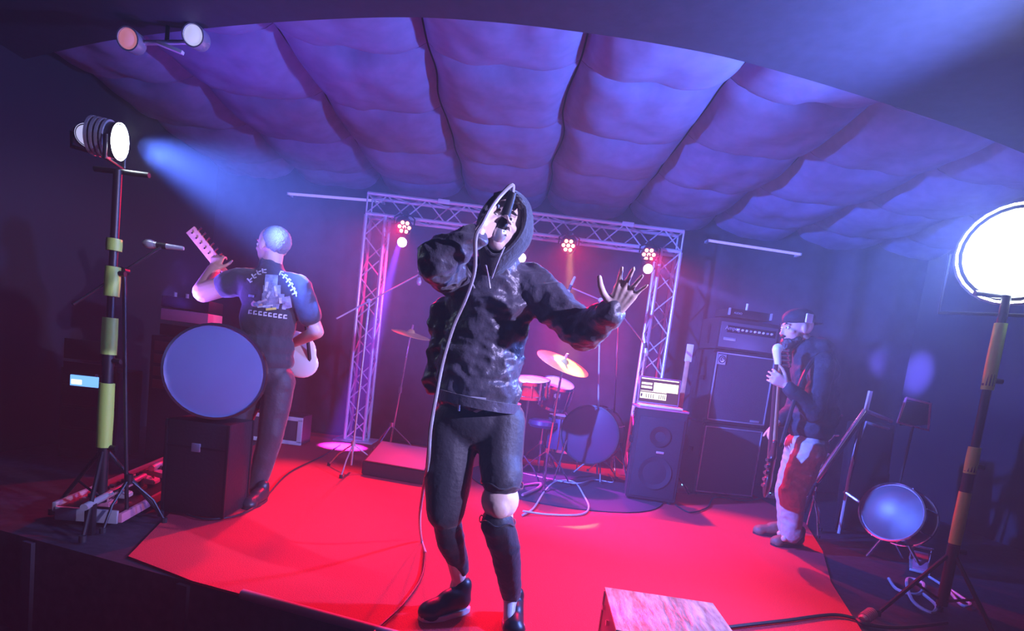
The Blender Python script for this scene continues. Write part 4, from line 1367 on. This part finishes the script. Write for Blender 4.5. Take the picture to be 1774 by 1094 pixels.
# --- bassist, right, in profile
ba = thing('person', 'bearded person in dark hoodie, cap and khaki trousers playing bass at right', 'person', V((2.33, 4.28, 0)))
Y0 = 4.28
hc = at(1380, 571, Y0)
neck = at(1396, 600, Y0)
chest, waist, pelv = at(1411, 645, Y0), at(1412, 720, Y0), at(1398, 765, Y0)
sN, eN, wN = at(1424, 632, Y0 - .14), at(1410, 715, Y0 - .2), at(1362, 668, Y0 - .22)
sF, eF, wF = at(1402, 628, Y0 + .12), at(1376, 712, Y0 + .15), at(1346, 733, Y0 - .02)
hN, hF = at(1402, 782, Y0 - .08), at(1388, 782, Y0 + .08)
kN, kF = at(1372, 860, Y0 - .1), at(1366, 850, Y0 + .12)
aN, aF = at(1372, 925, Y0 - .06), at(1366, 918, Y0 + .14)
bf = V((-1, -.12, -.12))
hp, HP, hrot = head_prims(hc, bf, (.03, 0, 1), 1.12)
bd_ = hp + [('c', neck, hc + V((.02, 0, -.03)), .06, .055), ('c', neck, chest, .07, .12), ('c', chest, waist, .12, .12), ('c', waist, pelv, .12, .11), ('c', sN, sF, .05, .05),
            ('c', sN, eN, .05, .04), ('c', eN, wN, .04, .027), ('c', sF, eF, .05, .04), ('c', eF, wF, .04, .027), ('c', hN, kN, .075, .055), ('c', kN, aN, .05, .035), ('c', hF, kF, .075, .055), ('c', kF, aF, .05, .035),
            ('c', aN, aN + V((-.06, -.02, -.04)), .03, .025), ('c', aF, aF + V((-.06, 0, -.04)), .03, .025)]
bd_ += hand(wN, V((-.75, -.0, .35)), V((.25, -.2, 1)), curl=(.35, .75, .6), spread=.12, k=1.05, thumb=(.6, .7, .2))
bd_ += hand(wF, V((-.5, -.3, -.7)), V((.1, 1, 0)), curl=(.5, .6, .4), spread=.08, k=1.0)
blob('body', bd_, .0065, M_skin, ba, 2)
eyes(HP, hrot, 1.12, ba)
blob('beard', [('e', HP(0, .045, -.085), (.063, .062, .05), hrot), ('e', HP(0, .062, -.115), (.047, .047, .056), hrot), ('e', HP(0, .02, -.07), (.080, .05, .045), hrot), ('e', HP(0, .093, -.045), (.034, .014, .010), hrot)], .007, M_hair, ba, 1, fold=(.004, 30, (1, 1, 1)))
cp_ = blob('cap', [('e', HP(0, -.01, .070), (.096, .118, .074), hrot), ('e', HP(0, -.115, .035), (.06, .072, .010), hrot)], .006, M_hood2, ba, 1)
0 and link('cap_patch', B(HP(-.04, -.105, .07), (.06, .012, .055), Matrix(((1, 0, 0), (0, 1, 0), (0, 0, 1))), .006), M_white, cp_)
link('cap_patch', B(at(1402, 552, Y0 - .115), (.06, .014, .065), (0, 0, R(20)), .006), M_white, cp_)
hd = [('c', neck + V((.01, 0, -.02)), chest, .10, .145), ('e', chest, (.155, .19, .17)), ('e', (chest + waist) / 2, (.155, .185, .2)), ('e', waist, (.16, .18, .15)), ('e', (waist + pelv) / 2, (.155, .17, .11)), ('c', sN, sF, .08, .08),
      ('c', sN, eN, .085, .075), ('c', eN, wN - (wN - eN).normalized() * .03, .075, .05), ('c', sF, eF, .085, .075), ('c', eF, wF - (wF - eF).normalized() * .04, .072, .05),
      ('e', neck + V((.085, 0, .0)), (.10, .13, .07)), ('e', neck + V((.14, 0, -.05)), (.07, .11, .08))]
blob('hoodie', hd, .0105, M_hood2, ba, 3, fold=(.011, 5.5, (1, 1, 1.3)))
kp = [('e', pelv + V((0, 0, -.03)), (.145, .16, .11)), ('c', hN, kN, .115, .095), ('c', kN, aN, .092, .072), ('c', hF, kF, .115, .095), ('c', kF, aF, .092, .072)]
blob('trousers', kp, .0105, M_khaki, ba, 2, fold=(.012, 5, (1, 1, 1.4)))
hN_ = flat(1388, 948)
shoe(ba, hN_, hN_ + V((-.26, -.06, 0)), M_boot, M_shoe, h=.11, w=.05, name='boot')
hF_ = hN_ + V((-.0, .24, 0))
shoe(ba, hF_, hF_ + V((-.27, 0, 0)), M_boot, M_shoe, h=.11, w=.05, name='boot')
wk(ba)
# bass guitar, held nearly upright
bg = thing('bass_guitar', 'bass guitar held upright by the bassist with pale headstock at face height', 'guitar', V((2.1, 4.15, 0)))
YB_ = Y0 - .16
q0, q1, q2 = at(1337, 795, YB_), at(1348, 632, YB_), at(1345, 606, YB_)
dn = (q1 - q0).normalized()
link('neck', TU([q0, q1], [.03, .022], 10), M_maple, bg)
link('fretboard', TU([q0 + V((-.02, -.01, 0)), q1 + V((-.015, -.008, 0))], [.016, .014], 8), M_bbody, bg)
blob('headstock', [('c', q1, q2, .022, .030), ('e', q2 + V((.01, 0, .010)), (.040, .018, .034))], .006, M_cream, bg, 2)
for k in range(4):
    p = q1 + (q2 - q1) * (k / 3.2)
    link('tuning_peg', CY(p + V((.03, 0, 0)), p + V((.07, -.01, 0)), .007, seg=8), M_chrome, bg)
    link('peg_button', CY(p + V((.07, -.012, 0)), p + V((.082, -.012, 0)), .015, seg=10), M_chrome, bg)
bp_ = q0 + V((0, 0, -.03))
blob('bass_body', [('e', bp_, (.028, .14, .13), (0, 0, R(-27))), ('e', bp_ + V((.0, .0, -.13)), (.028, .16, .13), (0, 0, R(-27))), ('c', bp_ + V((-.04, -.09, .05)), bp_ + V((-.055, -.115, .16)), .024, .018)], .009, M_bbody, bg, 3)
for k in range(5):
    link('bridge_saddle', CY(bp_ + V((-.09, -.12, .03 - k * .045)), bp_ + V((-.055, -.105, .03 - k * .045)), .014, seg=8), M_chrome, bg)
link('strap', TU(smoothpath([bp_ + V((0, -.1, .13)), at(1388, 660, Y0 - .22), at(1420, 612, Y0 - .1), at(1432, 625, Y0 + .05)], 6), .014, 6), M_plastic, bg)
wk(bg)
